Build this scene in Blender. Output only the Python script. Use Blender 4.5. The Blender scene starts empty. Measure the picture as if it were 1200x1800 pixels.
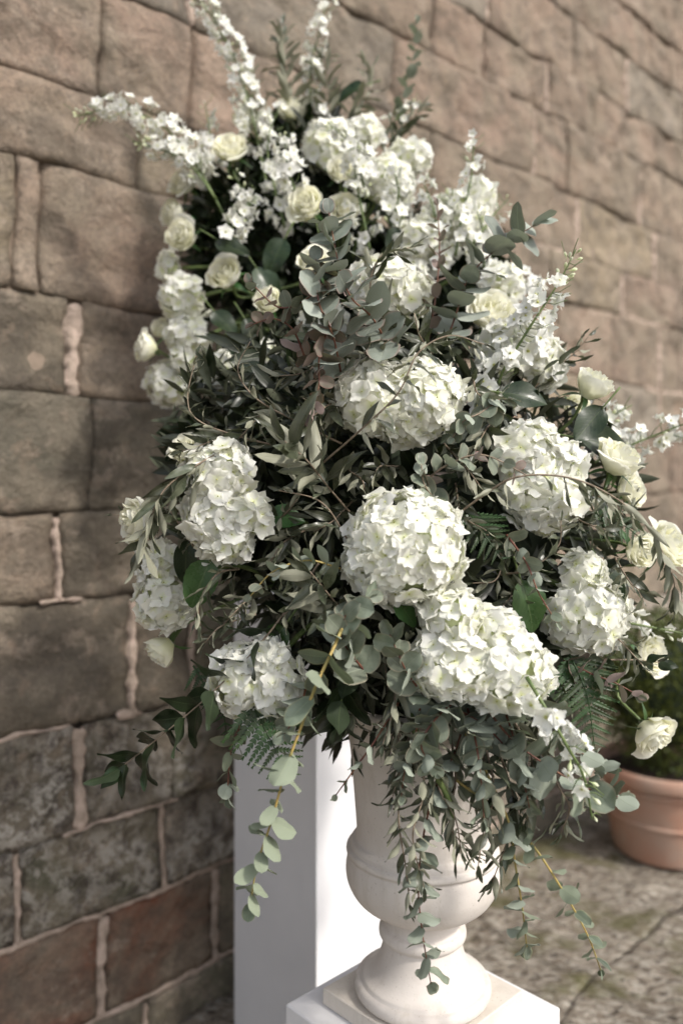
import bpy, bmesh, math, random
from math import sin, cos, pi, radians, sqrt
from mathutils import Vector, Matrix, noise

# ------------------------------------------------------------------ camera, sky, sun, exposure
S = bpy.context.scene
COL = S.collection
EH = 1.35            # eye height
F = 1410.0           # focal length in pixels of the 1200 x 1800 frame
HOR = 870.0

cam_d = bpy.data.cameras.new('camera')
cam = bpy.data.objects.new('camera', cam_d)
COL.objects.link(cam)
cam.location = (0, 0, EH)
cam.rotation_euler = (radians(90), 0, 0)
cam_d.sensor_fit = 'VERTICAL'
cam_d.sensor_height = 36.0
cam_d.sensor_width = 24.0
cam_d.lens = 36.0 * F / 1800.0
cam_d.shift_y = (HOR - 900.0) / 1800.0
cam_d.clip_start = 0.05
cam_d.clip_end = 400
cam_d.dof.use_dof = True
cam_d.dof.focus_distance = 1.13
cam_d.dof.aperture_fstop = 1.9
cam_d.dof.aperture_blades = 9
S.camera = cam

SUN_H = Vector((0.80, -0.60, 0)).normalized()
SUN_EL = radians(43)
world = bpy.data.worlds.new('World')
S.world = world
world.use_nodes = True
wn = world.node_tree.nodes
wn.clear()
sky = wn.new('ShaderNodeTexSky')
sky.sky_type = 'NISHITA'
sky.sun_disc = False
sky.sun_elevation = SUN_EL
sky.sun_rotation = math.atan2(SUN_H.x, SUN_H.y)
sky.dust_density = 3.0
sky.air_density = 1.0
sky.ozone_density = 1.0
bg = wn.new('ShaderNodeBackground')
bg.inputs['Strength'].default_value = 0.15
wo = wn.new('ShaderNodeOutputWorld')
# thin white cloud veil takes most of the blue out of the sky
veil = wn.new('ShaderNodeHueSaturation')
veil.inputs['Saturation'].default_value = 0.38
world.node_tree.links.new(sky.outputs[0], veil.inputs['Color'])
world.node_tree.links.new(veil.outputs[0], bg.inputs[0])
world.node_tree.links.new(bg.outputs[0], wo.inputs[0])

sun_d = bpy.data.lights.new('sun', 'SUN')
sun_d.energy = 2.0
sun_d.angle = radians(4.0)
sun_d.color = (1.0, 0.945, 0.865)
sun = bpy.data.objects.new('sun', sun_d)
COL.objects.link(sun)
sv = Vector((SUN_H.x * cos(SUN_EL), SUN_H.y * cos(SUN_EL), sin(SUN_EL)))
sun.rotation_euler = sv.to_track_quat('Z', 'Y').to_euler()
sun.location = sv * 8

S.view_settings.view_transform = 'Standard'
S.view_settings.look = 'None'
S.view_settings.exposure = 0.69
S.view_settings.gamma = 1.0
S.view_settings.use_curve_mapping = False
try:
    S.cycles.use_denoising = True
    S.cycles.max_bounces = 10
    S.cycles.diffuse_bounces = 6
    S.cycles.transmission_bounces = 6
except Exception:
    pass

# ------------------------------------------------------------------ helpers
def P(px, py, z):
    """point that the photograph shows at pixel (px, py), z metres in front of the camera"""
    return Vector(((px - 600.0) / F * z, z, EH - (py - HOR) / F * z))

def tag(o, label=None, cat=None, group=None, kind=None):
    if label: o['label'] = label
    if cat: o['category'] = cat
    if group: o['group'] = group
    if kind: o['kind'] = kind
    return o

def thing(name, label, cat, loc, group=None):
    o = bpy.data.objects.new(name, None)
    o.empty_display_size = 0.02
    o.location = loc
    COL.objects.link(o)
    return tag(o, label, cat, group)

def put(name, mesh, parent, M=None):
    """link a mesh under its thing; M is its world matrix"""
    o = bpy.data.objects.new(name, mesh)
    COL.objects.link(o)
    if M is None:
        M = Matrix.Identity(4)
    if parent is not None:
        o.parent = parent
        base = parent.location
        if parent.parent is not None:
            o.matrix_basis = M
            return o
        o.matrix_basis = Matrix.Translation(-base) @ M
    else:
        o.matrix_basis = M
    return o

def frame(pos, ydir, nrm, scale=1.0, sx=1.0, sz=1.0):
    y = ydir.normalized()
    x = y.cross(nrm)
    if x.length < 1e-4:
        x = y.orthogonal()
    x.normalize()
    z = x.cross(y).normalized()
    M = Matrix.Identity(4)
    for i in range(3):
        M[i][0] = x[i] * scale * sx
        M[i][1] = y[i] * scale
        M[i][2] = z[i] * scale * sz
        M[i][3] = pos[i]
    return M

def new_mesh(name, verts, faces, mats, uvs=None, smooth=True, midx=None):
    me = bpy.data.meshes.new(name)
    me.from_pydata([tuple(v) for v in verts], [], faces)
    for m in (mats if isinstance(mats, (list, tuple)) else [mats]):
        me.materials.append(m)
    if smooth:
        me.polygons.foreach_set('use_smooth', [True] * len(me.polygons))
    if midx:
        me.polygons.foreach_set('material_index', midx)
    if uvs:
        uvl = me.uv_layers.new(name='UVMap')
        flat = []
        for p in me.polygons:
            for vi in p.vertices:
                flat.extend(uvs[vi])
        uvl.data.foreach_set('uv', flat)
    me.update()
    return me

def rvec(R):
    while True:
        v = Vector((R.uniform(-1, 1), R.uniform(-1, 1), R.uniform(-1, 1)))
        if 0.05 < v.length < 1:
            return v.normalized()

def spline(pts, step):
    """Catmull-Rom through pts, resampled at about step metres; returns points"""
    pts = [Vector(p) for p in pts]
    if len(pts) == 2:
        pts = [pts[0], (pts[0] + pts[1]) / 2, pts[1]]
    e = [2 * pts[0] - pts[1]] + pts + [2 * pts[-1] - pts[-2]]
    dense = []
    for i in range(1, len(e) - 2):
        a, b, c, d = e[i - 1], e[i], e[i + 1], e[i + 2]
        for k in range(16):
            t = k / 16
            dense.append(0.5 * ((2 * b) + (c - a) * t + (2 * a - 5 * b + 4 * c - d) * t * t
                                + (3 * b - a - 3 * c + d) * t ** 3))
    dense.append(pts[-1])
    L = [0]
    for i in range(1, len(dense)):
        L.append(L[-1] + (dense[i] - dense[i - 1]).length)
    n = max(2, int(L[-1] / step) + 1)
    out = []
    j = 0
    for k in range(n + 1):
        s = L[-1] * k / n
        while j < len(L) - 2 and L[j + 1] < s:
            j += 1
        t = (s - L[j]) / max(1e-9, L[j + 1] - L[j])
        out.append(dense[j].lerp(dense[j + 1], min(1, max(0, t))))
    return out

def tube_data(pts, r0, r1, sides=6, V=None, Fc=None, knob=0.0):
    V = [] if V is None else V
    Fc = [] if Fc is None else Fc
    n = len(pts)
    base = len(V)
    up = Vector((0.3, 0.2, 0.9)).normalized()
    for i, p in enumerate(pts):
        t = (pts[min(i + 1, n - 1)] - pts[max(i - 1, 0)]).normalized()
        a = t.cross(up)
        if a.length < 1e-3: a = t.orthogonal()
        a.normalize(); b = t.cross(a)
        r = r0 + (r1 - r0) * i / (n - 1)
        if knob: r *= 1 + knob * (1 if i % 3 == 0 else -0.3)
        for k in range(sides):
            w = 2 * pi * k / sides
            V.append(p + (a * cos(w) + b * sin(w)) * r)
    for i in range(n - 1):
        for k in range(sides):
            k2 = (k + 1) % sides
            Fc.append((base + i * sides + k, base + i * sides + k2, base + (i + 1) * sides + k2, base + (i + 1) * sides + k))
    Fc.append(tuple(base + k for k in range(sides))[::-1])
    Fc.append(tuple(base + (n - 1) * sides + k for k in range(sides)))
    return V, Fc

def add_tube(name, pts, r0, r1, mat, parent, sides=6, knob=0.0):
    V, Fc = tube_data(pts, r0, r1, sides, knob=knob)
    return put(name, new_mesh(name, V, Fc, mat), parent)

def lathe(name, prof, mat, parent, M, seg=72):
    V, Fc = [], []
    for (r, h) in prof:
        for k in range(seg):
            a = 2 * pi * k / seg
            V.append((r * cos(a), r * sin(a), h))
    for i in range(len(prof) - 1):
        for k in range(seg):
            k2 = (k + 1) % seg
            Fc.append((i * seg + k, i * seg + k2, (i + 1) * seg + k2, (i + 1) * seg + k))
    return put(name, new_mesh(name, V, Fc, mat), parent, M)

def smooth_prof(pts, n=6):
    out = []
    v = spline([Vector((a, 0, b)) for a, b in pts], 0.004)
    return [(p.x, p.z) for p in v]

def box(name, lo, hi, bev, mat, parent, M):
    bm = bmesh.new()
    bmesh.ops.create_cube(bm, size=1)
    for v in bm.verts:
        v.co = Vector([lo[i] + (v.co[i] + 0.5) * (hi[i] - lo[i]) for i in range(3)])
    if bev:
        bmesh.ops.bevel(bm, geom=bm.edges[:], offset=bev, segments=3, affect='EDGES', profile=0.6)
    me = bpy.data.meshes.new(name)
    bm.to_mesh(me); bm.free()
    me.materials.append(mat)
    return put(name, me, parent, M)

# ------------------------------------------------------------------ materials
class NT:
    def __init__(self, name):
        self.m = bpy.data.materials.new(name)
        self.m.use_nodes = True
        self.t = self.m.node_tree
        self.t.nodes.clear()
        self.out = self.t.nodes.new('ShaderNodeOutputMaterial')
    def n(self, typ, **kw):
        nd = self.t.nodes.new(typ)
        for k, v in kw.items():
            if k in nd.inputs: nd.inputs[k].default_value = v
            else: setattr(nd, k, v)
        return nd
    def l(self, a, b): self.t.links.new(a, b)
    def val(self, x):
        nd = self.t.nodes.new('ShaderNodeValue'); nd.outputs[0].default_value = x
        return nd.outputs[0]
    def math(self, op, a, b=None, clamp=False):
        nd = self.t.nodes.new('ShaderNodeMath'); nd.operation = op; nd.use_clamp = clamp
        for i, x in enumerate((a, b)):
            if x is None: continue
            if isinstance(x, (int, float)): nd.inputs[i].default_value = x
            else: self.l(x, nd.inputs[i])
        return nd.outputs[0]
    def mix(self, f, a, b, mode='MIX'):
        nd = self.t.nodes.new('ShaderNodeMix'); nd.data_type = 'RGBA'; nd.blend_type = mode
        for s, x in ((nd.inputs['Factor'], f), (nd.inputs[6], a), (nd.inputs[7], b)):
            if isinstance(x, (int, float)): s.default_value = x
            elif isinstance(x, tuple): s.default_value = (*x, 1) if len(x) == 3 else x
            else: self.l(x, s)
        return nd.outputs[2]
    def ramp(self, f, stops):
        nd = self.t.nodes.new('ShaderNodeValToRGB')
        el = nd.color_ramp.elements
        while len(el) < len(stops): el.new(0.5)
        for e, (p, c) in zip(el, stops):
            e.position = p
            e.color = (c, c, c, 1) if isinstance(c, (int, float)) else (*c, 1)
        self.l(f, nd.inputs[0])
        return nd.outputs[0]
    def noise(self, scale, detail=4, rough=0.55, coord=None, dist=0.0):
        nd = self.n('ShaderNodeTexNoise', Scale=scale, Detail=detail, Roughness=rough, Distortion=dist)
        if coord is not None: self.l(coord, nd.inputs['Vector'])
        return nd.outputs['Fac']

def leaf_material(name, top, top2, under, rib, rough=0.42, trans=0.22, edge=None, veins=0.3, spec=0.45, tcol=None):
    k = NT(name)
    uv = k.n('ShaderNodeUVMap')
    sep = k.n('ShaderNodeSeparateXYZ'); k.l(uv.outputs[0], sep.inputs[0])
    oi = k.n('ShaderNodeObjectInfo')
    geo = k.n('ShaderNodeNewGeometry')
    tc = k.n('ShaderNodeTexCoord')
    au = k.math('ABSOLUTE', k.math('SUBTRACT', sep.outputs[0], 0.5))
    off = k.n('ShaderNodeVectorMath', operation='ADD')
    k.l(geo.outputs['Position'], off.inputs[0]); k.l(oi.outputs['Random'], off.inputs[1])
    nz = k.noise(55, 4, 0.6, geo.outputs['Position'])
    c = k.mix(k.ramp(nz, [(0.35, 0.0), (0.68, 1.0)]), top, top2)
    br = k.math('ADD', k.math('MULTIPLY', oi.outputs['Random'], 0.75), 0.62)
    c = k.mix(1.0, c, k.n('ShaderNodeCombineColor').outputs[0], 'MIX') if False else c
    hs = k.n('ShaderNodeHueSaturation')
    k.l(c, hs.inputs['Color']); k.l(br, hs.inputs['Value'])
    k.l(k.math('ADD', k.math('MULTIPLY', oi.outputs['Random'], 0.04), 0.48), hs.inputs['Hue'])
    c = hs.outputs['Color']
    ribm = k.ramp(au, [(0.0, 1.0), (0.035, 0.0)])
    # side veins running off the midrib
    vv = k.math('SINE', k.math('MULTIPLY', k.math('SUBTRACT', sep.outputs[1], k.math('MULTIPLY', au, 0.7)), 55))
    vm = k.math('MULTIPLY', k.ramp(vv, [(0.82, 0.0), (1.0, 1.0)]), veins)
    c = k.mix(k.math('MAXIMUM', k.math('MULTIPLY', ribm, 0.6), vm), c, rib)
    if edge:
        em = k.ramp(au, [(0.40, 0.0), (0.5, 0.8)])
        c = k.mix(em, c, edge)
    spots = k.ramp(k.noise(160, 2, 0.5, geo.outputs['Position']), [(0.70, 0.0), (0.78, 0.35)])
    c = k.mix(spots, c, (0.10, 0.08, 0.05))
    un = k.mix(k.math('MULTIPLY', ribm, 0.5), under, rib)
    c = k.mix(geo.outputs['Backfacing'], c, un)
    bs = k.n('ShaderNodeBsdfPrincipled', Roughness=rough)
    bs.inputs['Specular IOR Level'].default_value = spec
    k.l(c, bs.inputs['Base Color'])
    k.l(k.math('ADD', k.math('MULTIPLY', geo.outputs['Backfacing'], 0.3), k.math('MULTIPLY', nz, rough * 1.9)), bs.inputs['Roughness'])
    bmp = k.n('ShaderNodeBump', Strength=0.35, Distance=0.0006)
    k.l(k.math('ADD', k.math('ADD', k.math('MULTIPLY', ribm, -1.0), k.math('MULTIPLY', vm, -1.5)), nz), bmp.inputs['Height'])
    k.l(bmp.outputs[0], bs.inputs['Normal'])
    tr = k.n('ShaderNodeBsdfTranslucent')
    k.l(k.mix(0.6, c, tcol or (0.10, 0.14, 0.03)), tr.inputs['Color'])
    mx = k.n('ShaderNodeMixShader'); mx.inputs[0].default_value = trans
    k.l(bs.outputs[0], mx.inputs[1]); k.l(tr.outputs[0], mx.inputs[2])
    k.l(mx.outputs[0], k.out.inputs[0])
    return k.m

def petal_material(name, tip, base, trans=0.35, rough=0.55, vpow=1.0, veins=0.05, basefrac=0.45):
    k = NT(name)
    uv = k.n('ShaderNodeUVMap')
    sep = k.n('ShaderNodeSeparateXYZ'); k.l(uv.outputs[0], sep.inputs[0])
    oi = k.n('ShaderNodeObjectInfo')
    geo = k.n('ShaderNodeNewGeometry')
    f = k.ramp(sep.outputs[1], [(0.0, 0.0), (basefrac, 1.0)])
    c = k.mix(f, base, tip)
    nz = k.noise(40, 3, 0.5, geo.outputs['Position'])
    c = k.mix(k.math('MULTIPLY', k.ramp(nz, [(0.4, 0.0), (0.7, 1.0)]), 0.3), c, tuple(0.5 * (a + b) for a, b in zip(tip, base)))
    hs = k.n('ShaderNodeHueSaturation')
    k.l(c, hs.inputs['Color'])
    k.l(k.math('ADD', k.math('MULTIPLY', oi.outputs['Random'], 0.10), 0.92), hs.inputs['Value'])
    k.l(k.math('ADD', k.math('MULTIPLY', oi.outputs['Random'], 0.7), 0.6), hs.inputs['Saturation'])
    c = hs.outputs['Color']
    au = k.math('SUBTRACT', sep.outputs[0], 0.5)
    vv = k.math('SINE', k.math('MULTIPLY', au, 60))
    bmp = k.n('ShaderNodeBump', Strength=0.25, Distance=0.0005)
    k.l(k.math('ADD', k.math('MULTIPLY', vv, 0.4), nz), bmp.inputs['Height'])
    bs = k.n('ShaderNodeBsdfPrincipled', Roughness=rough)
    bs.inputs['Specular IOR Level'].default_value = 0.25
    bs.inputs['Sheen Weight'].default_value = 0.15
    k.l(c, bs.inputs['Base Color']); k.l(bmp.outputs[0], bs.inputs['Normal'])
    tr = k.n('ShaderNodeBsdfTranslucent')
    k.l(c, tr.inputs['Color'])
    mx = k.n('ShaderNodeMixShader'); mx.inputs[0].default_value = trans
    k.l(bs.outputs[0], mx.inputs[1]); k.l(tr.outputs[0], mx.inputs[2])
    k.l(mx.outputs[0], k.out.inputs[0])
    return k.m

def plain_material(name, c1, c2, scale, rough=0.6, bump=0.3, bdist=0.001, lo=0.35, hi=0.65, spec=0.4, detail=5):
    k = NT(name)
    geo = k.n('ShaderNodeNewGeometry')
    nz = k.noise(scale, detail, 0.6, geo.outputs['Position'])
    c = k.mix(k.ramp(nz, [(lo, 0.0), (hi, 1.0)]), c1, c2)
    bs = k.n('ShaderNodeBsdfPrincipled', Roughness=rough)
    bs.inputs['Specular IOR Level'].default_value = spec
    k.l(c, bs.inputs['Base Color'])
    bmp = k.n('ShaderNodeBump', Strength=bump, Distance=bdist)
    k.l(k.noise(scale * 3, 5, 0.65, geo.outputs['Position']), bmp.inputs['Height'])
    k.l(bmp.outputs[0], bs.inputs['Normal'])
    k.l(bs.outputs[0], k.out.inputs[0])
    return k.m

M_HYD = petal_material('hydrangea_petal', (0.905, 0.90, 0.84), (0.81, 0.84, 0.56), 0.40, basefrac=0.36)
M_DEL = petal_material('delphinium_petal', (0.885, 0.885, 0.84), (0.80, 0.82, 0.60), 0.35, basefrac=0.25)
M_ROSE = petal_material('rose_petal', (0.92, 0.91, 0.79), (0.86, 0.865, 0.57), 0.40, basefrac=0.75)
M_BUD = petal_material('bud_skin', (0.80, 0.82, 0.62), (0.40, 0.50, 0.20), 0.25, basefrac=0.7)
M_CORE = plain_material('hydrangea_core', (0.45, 0.52, 0.26), (0.62, 0.66, 0.42), 60, 0.8)
M_EYE = plain_material('flower_eye', (0.55, 0.55, 0.20), (0.35, 0.36, 0.12), 300, 0.7)
M_OLIVE = leaf_material('olive_leaf', (0.046, 0.055, 0.034), (0.095, 0.102, 0.066), (0.25, 0.25, 0.185), (0.15, 0.16, 0.10), 0.36, 0.12, veins=0.0, spec=0.5)
M_EUC = leaf_material('eucalyptus_leaf', (0.155, 0.182, 0.136), (0.245, 0.272, 0.212), (0.31, 0.345, 0.285), (0.27, 0.31, 0.23), 0.55, 0.18, edge=(0.30, 0.27, 0.20), veins=0.10, spec=0.25)
M_EUCR = leaf_material('reddish_eucalyptus_leaf', (0.17, 0.155, 0.125), (0.23, 0.17, 0.155), (0.30, 0.23, 0.21), (0.30, 0.22, 0.17), 0.55, 0.2, edge=(0.26, 0.12, 0.10), veins=0.10, spec=0.25)
M_EUCY = leaf_material('drooping_eucalyptus_leaf', (0.120, 0.150, 0.110), (0.175, 0.205, 0.155), (0.245, 0.28, 0.205), (0.27, 0.31, 0.20), 0.5, 0.2, edge=(0.30, 0.30, 0.18), veins=0.12, spec=0.3)
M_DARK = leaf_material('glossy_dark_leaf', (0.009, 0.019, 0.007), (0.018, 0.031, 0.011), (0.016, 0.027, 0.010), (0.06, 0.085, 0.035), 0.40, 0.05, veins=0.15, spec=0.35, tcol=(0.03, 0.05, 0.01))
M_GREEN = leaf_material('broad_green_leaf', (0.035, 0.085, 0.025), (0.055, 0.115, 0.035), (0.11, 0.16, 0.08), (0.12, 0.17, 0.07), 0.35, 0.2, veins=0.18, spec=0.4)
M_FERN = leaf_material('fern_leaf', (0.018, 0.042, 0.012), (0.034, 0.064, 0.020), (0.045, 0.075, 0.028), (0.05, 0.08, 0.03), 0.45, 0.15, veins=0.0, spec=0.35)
M_FILL = leaf_material('inner_leaf', (0.011, 0.016, 0.008), (0.026, 0.033, 0.017), (0.065, 0.072, 0.045), (0.05, 0.055, 0.03), 0.45, 0.06, veins=0.0)  # blackened olive leaf: shade of the gaps painted into its colour
M_BOX = leaf_material('box_leaf', (0.055, 0.085, 0.012), (0.13, 0.155, 0.022), (0.08, 0.11, 0.03), (0.1, 0.13, 0.03), 0.45, 0.2, veins=0.0)
M_TWIG = plain_material('olive_twig', (0.16, 0.12, 0.085), (0.28, 0.22, 0.16), 120, 0.7)
M_YSTEM = plain_material('yellow_stem', (0.42, 0.29, 0.09), (0.30, 0.26, 0.09), 60, 0.5)
M_RSTEM = plain_material('red_stem', (0.11, 0.035, 0.028), (0.20, 0.09, 0.05), 60, 0.5)
M_GSTEM = plain_material('green_stem', (0.065, 0.105, 0.030), (0.13, 0.17, 0.055), 60, 0.5)
M_DARKCORE = plain_material('dark_core', (0.010, 0.016, 0.008), (0.02, 0.03, 0.014), 90, 0.9)  # near-black colour of the added dark cores

def white_paint(name, c1, c2, marks):
    k = NT(name)
    geo = k.n('ShaderNodeNewGeometry')
    nz = k.noise(6, 6, 0.6, geo.outputs['Position'])
    c = k.mix(k.ramp(nz, [(0.35, 0.0), (0.7, 1.0)]), c1, c2)
    fine = k.noise(240, 3, 0.6, geo.outputs['Position'])
    c = k.mix(k.ramp(k.noise(22, 8, 0.75, geo.outputs['Position'], 0.6), [(0.66, 0.0), (0.74, marks)]), c, (0.42, 0.38, 0.31))
    if marks > 0.3:
        st = k.n('ShaderNodeMapping'); st.inputs['Scale'].default_value = (3.0, 3.0, 0.55)
        k.l(geo.outputs['Position'], st.inputs[0])
        c = k.mix(k.ramp(k.noise(12, 6, 0.7, st.outputs[0], 0.3), [(0.50, 0.0), (0.66, 0.45)]), c, (0.47, 0.42, 0.36))
        c = k.mix(k.ramp(k.noise(300, 2, 0.5, geo.outputs['Position']), [(0.66, 0.0), (0.74, 0.55)]), c, (0.33, 0.29, 0.24))
    bs = k.n('ShaderNodeBsdfPrincipled', Roughness=0.62)
    bs.inputs['Specular IOR Level'].default_value = 0.3
    k.l(c, bs.inputs['Base Color'])
    bmp = k.n('ShaderNodeBump', Strength=0.25, Distance=0.0008)
    k.l(k.math('ADD', fine, k.math('MULTIPLY', k.noise(25, 5, 0.6, geo.outputs['Position']), 2.5)), bmp.inputs['Height'])
    k.l(bmp.outputs[0], bs.inputs['Normal'])
    k.l(bs.outputs[0], k.out.inputs[0])
    return k.m
M_PAINT = white_paint('white_paint', (0.69, 0.685, 0.70), (0.65, 0.645, 0.66), 0.2)
M_URN = white_paint('urn_stone', (0.62, 0.575, 0.535), (0.54, 0.49, 0.45), 0.6)
M_BASE = white_paint('urn_base_stone', (0.62, 0.575, 0.52), (0.53, 0.48, 0.42), 0.7)

M_BED = plain_material('dark_wall_bedding', (0.30, 0.235, 0.185), (0.17, 0.135, 0.105), 12, 0.95, 0.8, 0.004, spec=0.1)

def stone_material(name, lichen):
    k = NT(name)
    oi = k.n('ShaderNodeObjectInfo'); geo = k.n('ShaderNodeNewGeometry')
    pos = geo.outputs['Position']
    mp = k.n('ShaderNodeMapping'); mp.inputs['Scale'].default_value = (1, 1, 1.25)
    mp.inputs['Rotation'].default_value = (0.35, 0.3, 0)
    k.l(pos, mp.inputs[0])
    big = k.noise(3.2, 5, 0.6, mp.outputs[0], 0.8)
    c = k.mix(k.ramp(big, [(0.38, 0.0), (0.62, 0.85)]), oi.outputs['Color'], (0.30, 0.25, 0.19))
    med = k.noise(9, 8, 0.72, mp.outputs[0], 0.5)
    c = k.mix(k.ramp(med, [(0.34, 0.6), (0.48, 0.0)]), c, (0.12, 0.098, 0.078))
    # weathering: broad darker crusts with broken edges, paler scoured patches
    c = k.mix(k.ramp(k.noise(5.5, 9, 0.78, pos, 0.3), [(0.49, 0.0), (0.56, 0.5)]), c, (0.125, 0.105, 0.085))
    c = k.mix(k.ramp(k.noise(7.5, 9, 0.75, mp.outputs[0], 0.2), [(0.54, 0.0), (0.61, 0.6)]), c, (0.42, 0.34, 0.27))
    c = k.mix(k.ramp(k.noise(15, 5, 0.6, pos, 0.6), [(0.58, 0.0), (0.72, 0.55)]), c, (0.36, 0.27, 0.20))
    c = k.mix(k.ramp(k.noise(90, 4, 0.7, pos), [(0.35, 0.35), (0.6, 0.0)]), c, (0.08, 0.07, 0.06))
    if lichen:
        big2 = k.ramp(k.noise(4, 3, 0.6, pos), [(0.42, 0.15), (0.6, 1.0)])
        lm = k.math('MULTIPLY', big2, k.ramp(k.noise(30, 8, 0.75, pos, 0.3), [(0.47, 0.0), (0.55, 1.0)]))
        c = k.mix(lm, c, (0.45, 0.41, 0.36))
        dm = k.ramp(k.noise(19, 9, 0.75, pos, 0.2), [(0.50, 0.0), (0.62, 0.75)])
        c = k.mix(dm, c, (0.045, 0.033, 0.03))
    bs = k.n('ShaderNodeBsdfPrincipled', Roughness=0.92)
    bs.inputs['Specular IOR Level'].default_value = 0.15
    k.l(c, bs.inputs['Base Color'])
    # split faces: facets left by the quarryman's wedge
    dst = k.n('ShaderNodeVectorMath', operation='ADD')
    nzv = k.n('ShaderNodeTexNoise', Scale=5.0, Detail=4)
    k.l(pos, nzv.inputs['Vector'])
    sc_ = k.n('ShaderNodeVectorMath', operation='SCALE'); sc_.inputs['Scale'].default_value = 0.35
    k.l(nzv.outputs['Color'], sc_.inputs[0]); k.l(mp.outputs[0], dst.inputs[0]); k.l(sc_.outputs[0], dst.inputs[1])
    vor = k.n('ShaderNodeTexVoronoi', Scale=6.5); k.l(dst.outputs[0], vor.inputs['Vector'])
    bmp0 = k.n('ShaderNodeBump', Strength=0.8, Distance=0.035)
    k.l(vor.outputs['Distance'], bmp0.inputs['Height'])
    bmp = k.n('ShaderNodeBump', Strength=1.0, Distance=0.026)
    k.l(bmp0.outputs[0], bmp.inputs['Normal'])
    k.l(k.math('ADD', med, k.math('MULTIPLY', k.noise(38, 7, 0.75, pos), 0.55)), bmp.inputs['Height'])
    k.l(bmp.outputs[0], bs.inputs['Normal'])
    k.l(bs.outputs[0], k.out.inputs[0])
    return k.m
M_STONE = stone_material('wall_stone', 0)
M_LICHEN = stone_material('lichened_stone', 0.85)
M_MORTAR = plain_material('pink_mortar', (0.55, 0.43, 0.36), (0.33, 0.265, 0.215), 30, 0.95, 1.0, 0.010, spec=0.1)
M_TERRA = plain_material('terracotta', (0.40, 0.22, 0.155), (0.37, 0.27, 0.215), 6, 0.85, 0.3, 0.001, spec=0.2)
M_SOIL = plain_material('potting_soil', (0.03, 0.022, 0.015), (0.06, 0.04, 0.03), 60, 0.95, 0.9, 0.005)

# ------------------------------------------------------------------ the wall (runs away to the right)
D = Vector((0.7213, 0.6926, 0))         # along the wall
N = Vector((0.6926, -0.7213, 0))        # out of the wall
C0 = Vector((0, 2.5, 0)) - D * Vector((0, 2.5, 0)).dot(D)   # wall line X = 1.0414 z - 2.6
def W(s, h, n=0.0):
    return C0 + D * s + N * n + Vector((0, 0, h))
def px_s(x):
    u = (x - 600) / F
    z = 2.6 / (1.0414 - u)
    return (u * z) * D.x + z * D.y
def px_h(x, y):
    u = (x - 600) / F
    z = 2.6 / (1.0414 - u)
    return EH - (y - HOR) / F * z

wall = thing('stone_wall', 'old rubble stone wall with pink mortar running away behind the flowers', 'wall', W(0.7, 0))
# course joints: height on the left, height on the right
CJ = [(-0.10, -0.06), (0.092, 0.12), (0.345, 0.37), (0.570, 0.60), (0.815, 0.86), (1.11, 1.14), (1.311, 1.36), (1.57, 1.62), (1.797, 1.87),
      (2.09, 2.19), (2.28, 2.40), (2.55, 2.645), (2.80, 2.95), (3.02, 3.15), (3.28, 3.40), (3.5, 3.62), (3.80, 3.86), (4.05, 4.12), (4.3, 4.35)]
JG = [0.012, 0.016, 0.016, 0.010, 0.009, 0.004, 0.003, 0.003, 0.003, 0.004, 0.003, 0.002, 0.002, 0.002, 0.002, 0.002, 0.002, 0.002, 0.002]
def cj(i, s):
    a, b = CJ[i]
    t = (s - 0.68) / 3.5
    return a + (b - a) * max(-0.3, min(1.4, t))
# vertical joints seen in the photograph, by course: list of (pixel x, width)
SEEN = {8 - 1: [(118, 0.034), (1145, 0.02), (1060, 0.012)],
        5: [(92, 0.018), (330, 0.008)], 4: [(222, 0.020), (325, 0.02)], 3: [(128, 0.034), (290, 0.01)],
        2: [(28, 0.022), (280, 0.020)], 1: [(178, 0.030), (375, 0.030)], 0: [(250, 0.02)],
        8: [(1145, 0.030), (965, 0.012), (1060, 0.012), (15, 0.008), (60, 0.012)], 9: [(1080, 0.034), (232, 0.012), (1185, 0.01), (950, 0.012)], 10: [(1000, 0.036), (323, 0.012), (1137, 0.034), (160, 0.01)],
        11: [(1110, 0.034), (323, 0.022), (925, 0.02), (980, 0.01)], 12: [(745, 0.014), (947, 0.030), (840, 0.014), (1030, 0.012)], 13: [(840, 0.028), (1088, 0.028), (625, 0.01)]}
R = random.Random(11)
PAL = {'cream': (0.36, 0.29, 0.20), 'grey': (0.165, 0.148, 0.115), 'dark': (0.135, 0.116, 0.090), 'olive': (0.178, 0.168, 0.115), 'red': (0.215, 0.082, 0.048),  # grey and dark are stone tones deepened for painted flower shade
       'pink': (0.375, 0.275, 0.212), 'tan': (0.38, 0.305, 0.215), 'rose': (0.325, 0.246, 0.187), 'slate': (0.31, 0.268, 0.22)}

def ledge(p):
    # quarried, split surface: broad undulation with broken ledges
    a = noise.noise(Vector((p[0] * 2.2, p[1] * 3.5, 3.1)))
    b = noise.noise(Vector((p[0] * 4.1 + p[1] * 1.5, p[1] * 9.0 - p[0] * 2.0, 7.7)))
    q_ = (b + 1) * 3.5; fl_ = math.floor(q_); st = (fl_ + min(1.0, (q_ - fl_) * 4)) / 3.5 - 1
    e = noise.noise(Vector((p[0] * 21, p[1] * 25, 1.7)))
    f = noise.noise(Vector((p[0] * 10 + 4, p[1] * 13, 5.2)))
    chip = -0.010 * max(0.0, f - 0.18) / 0.3
    return 0.012 * a + 0.011 * st + 0.006 * e + chip

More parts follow.
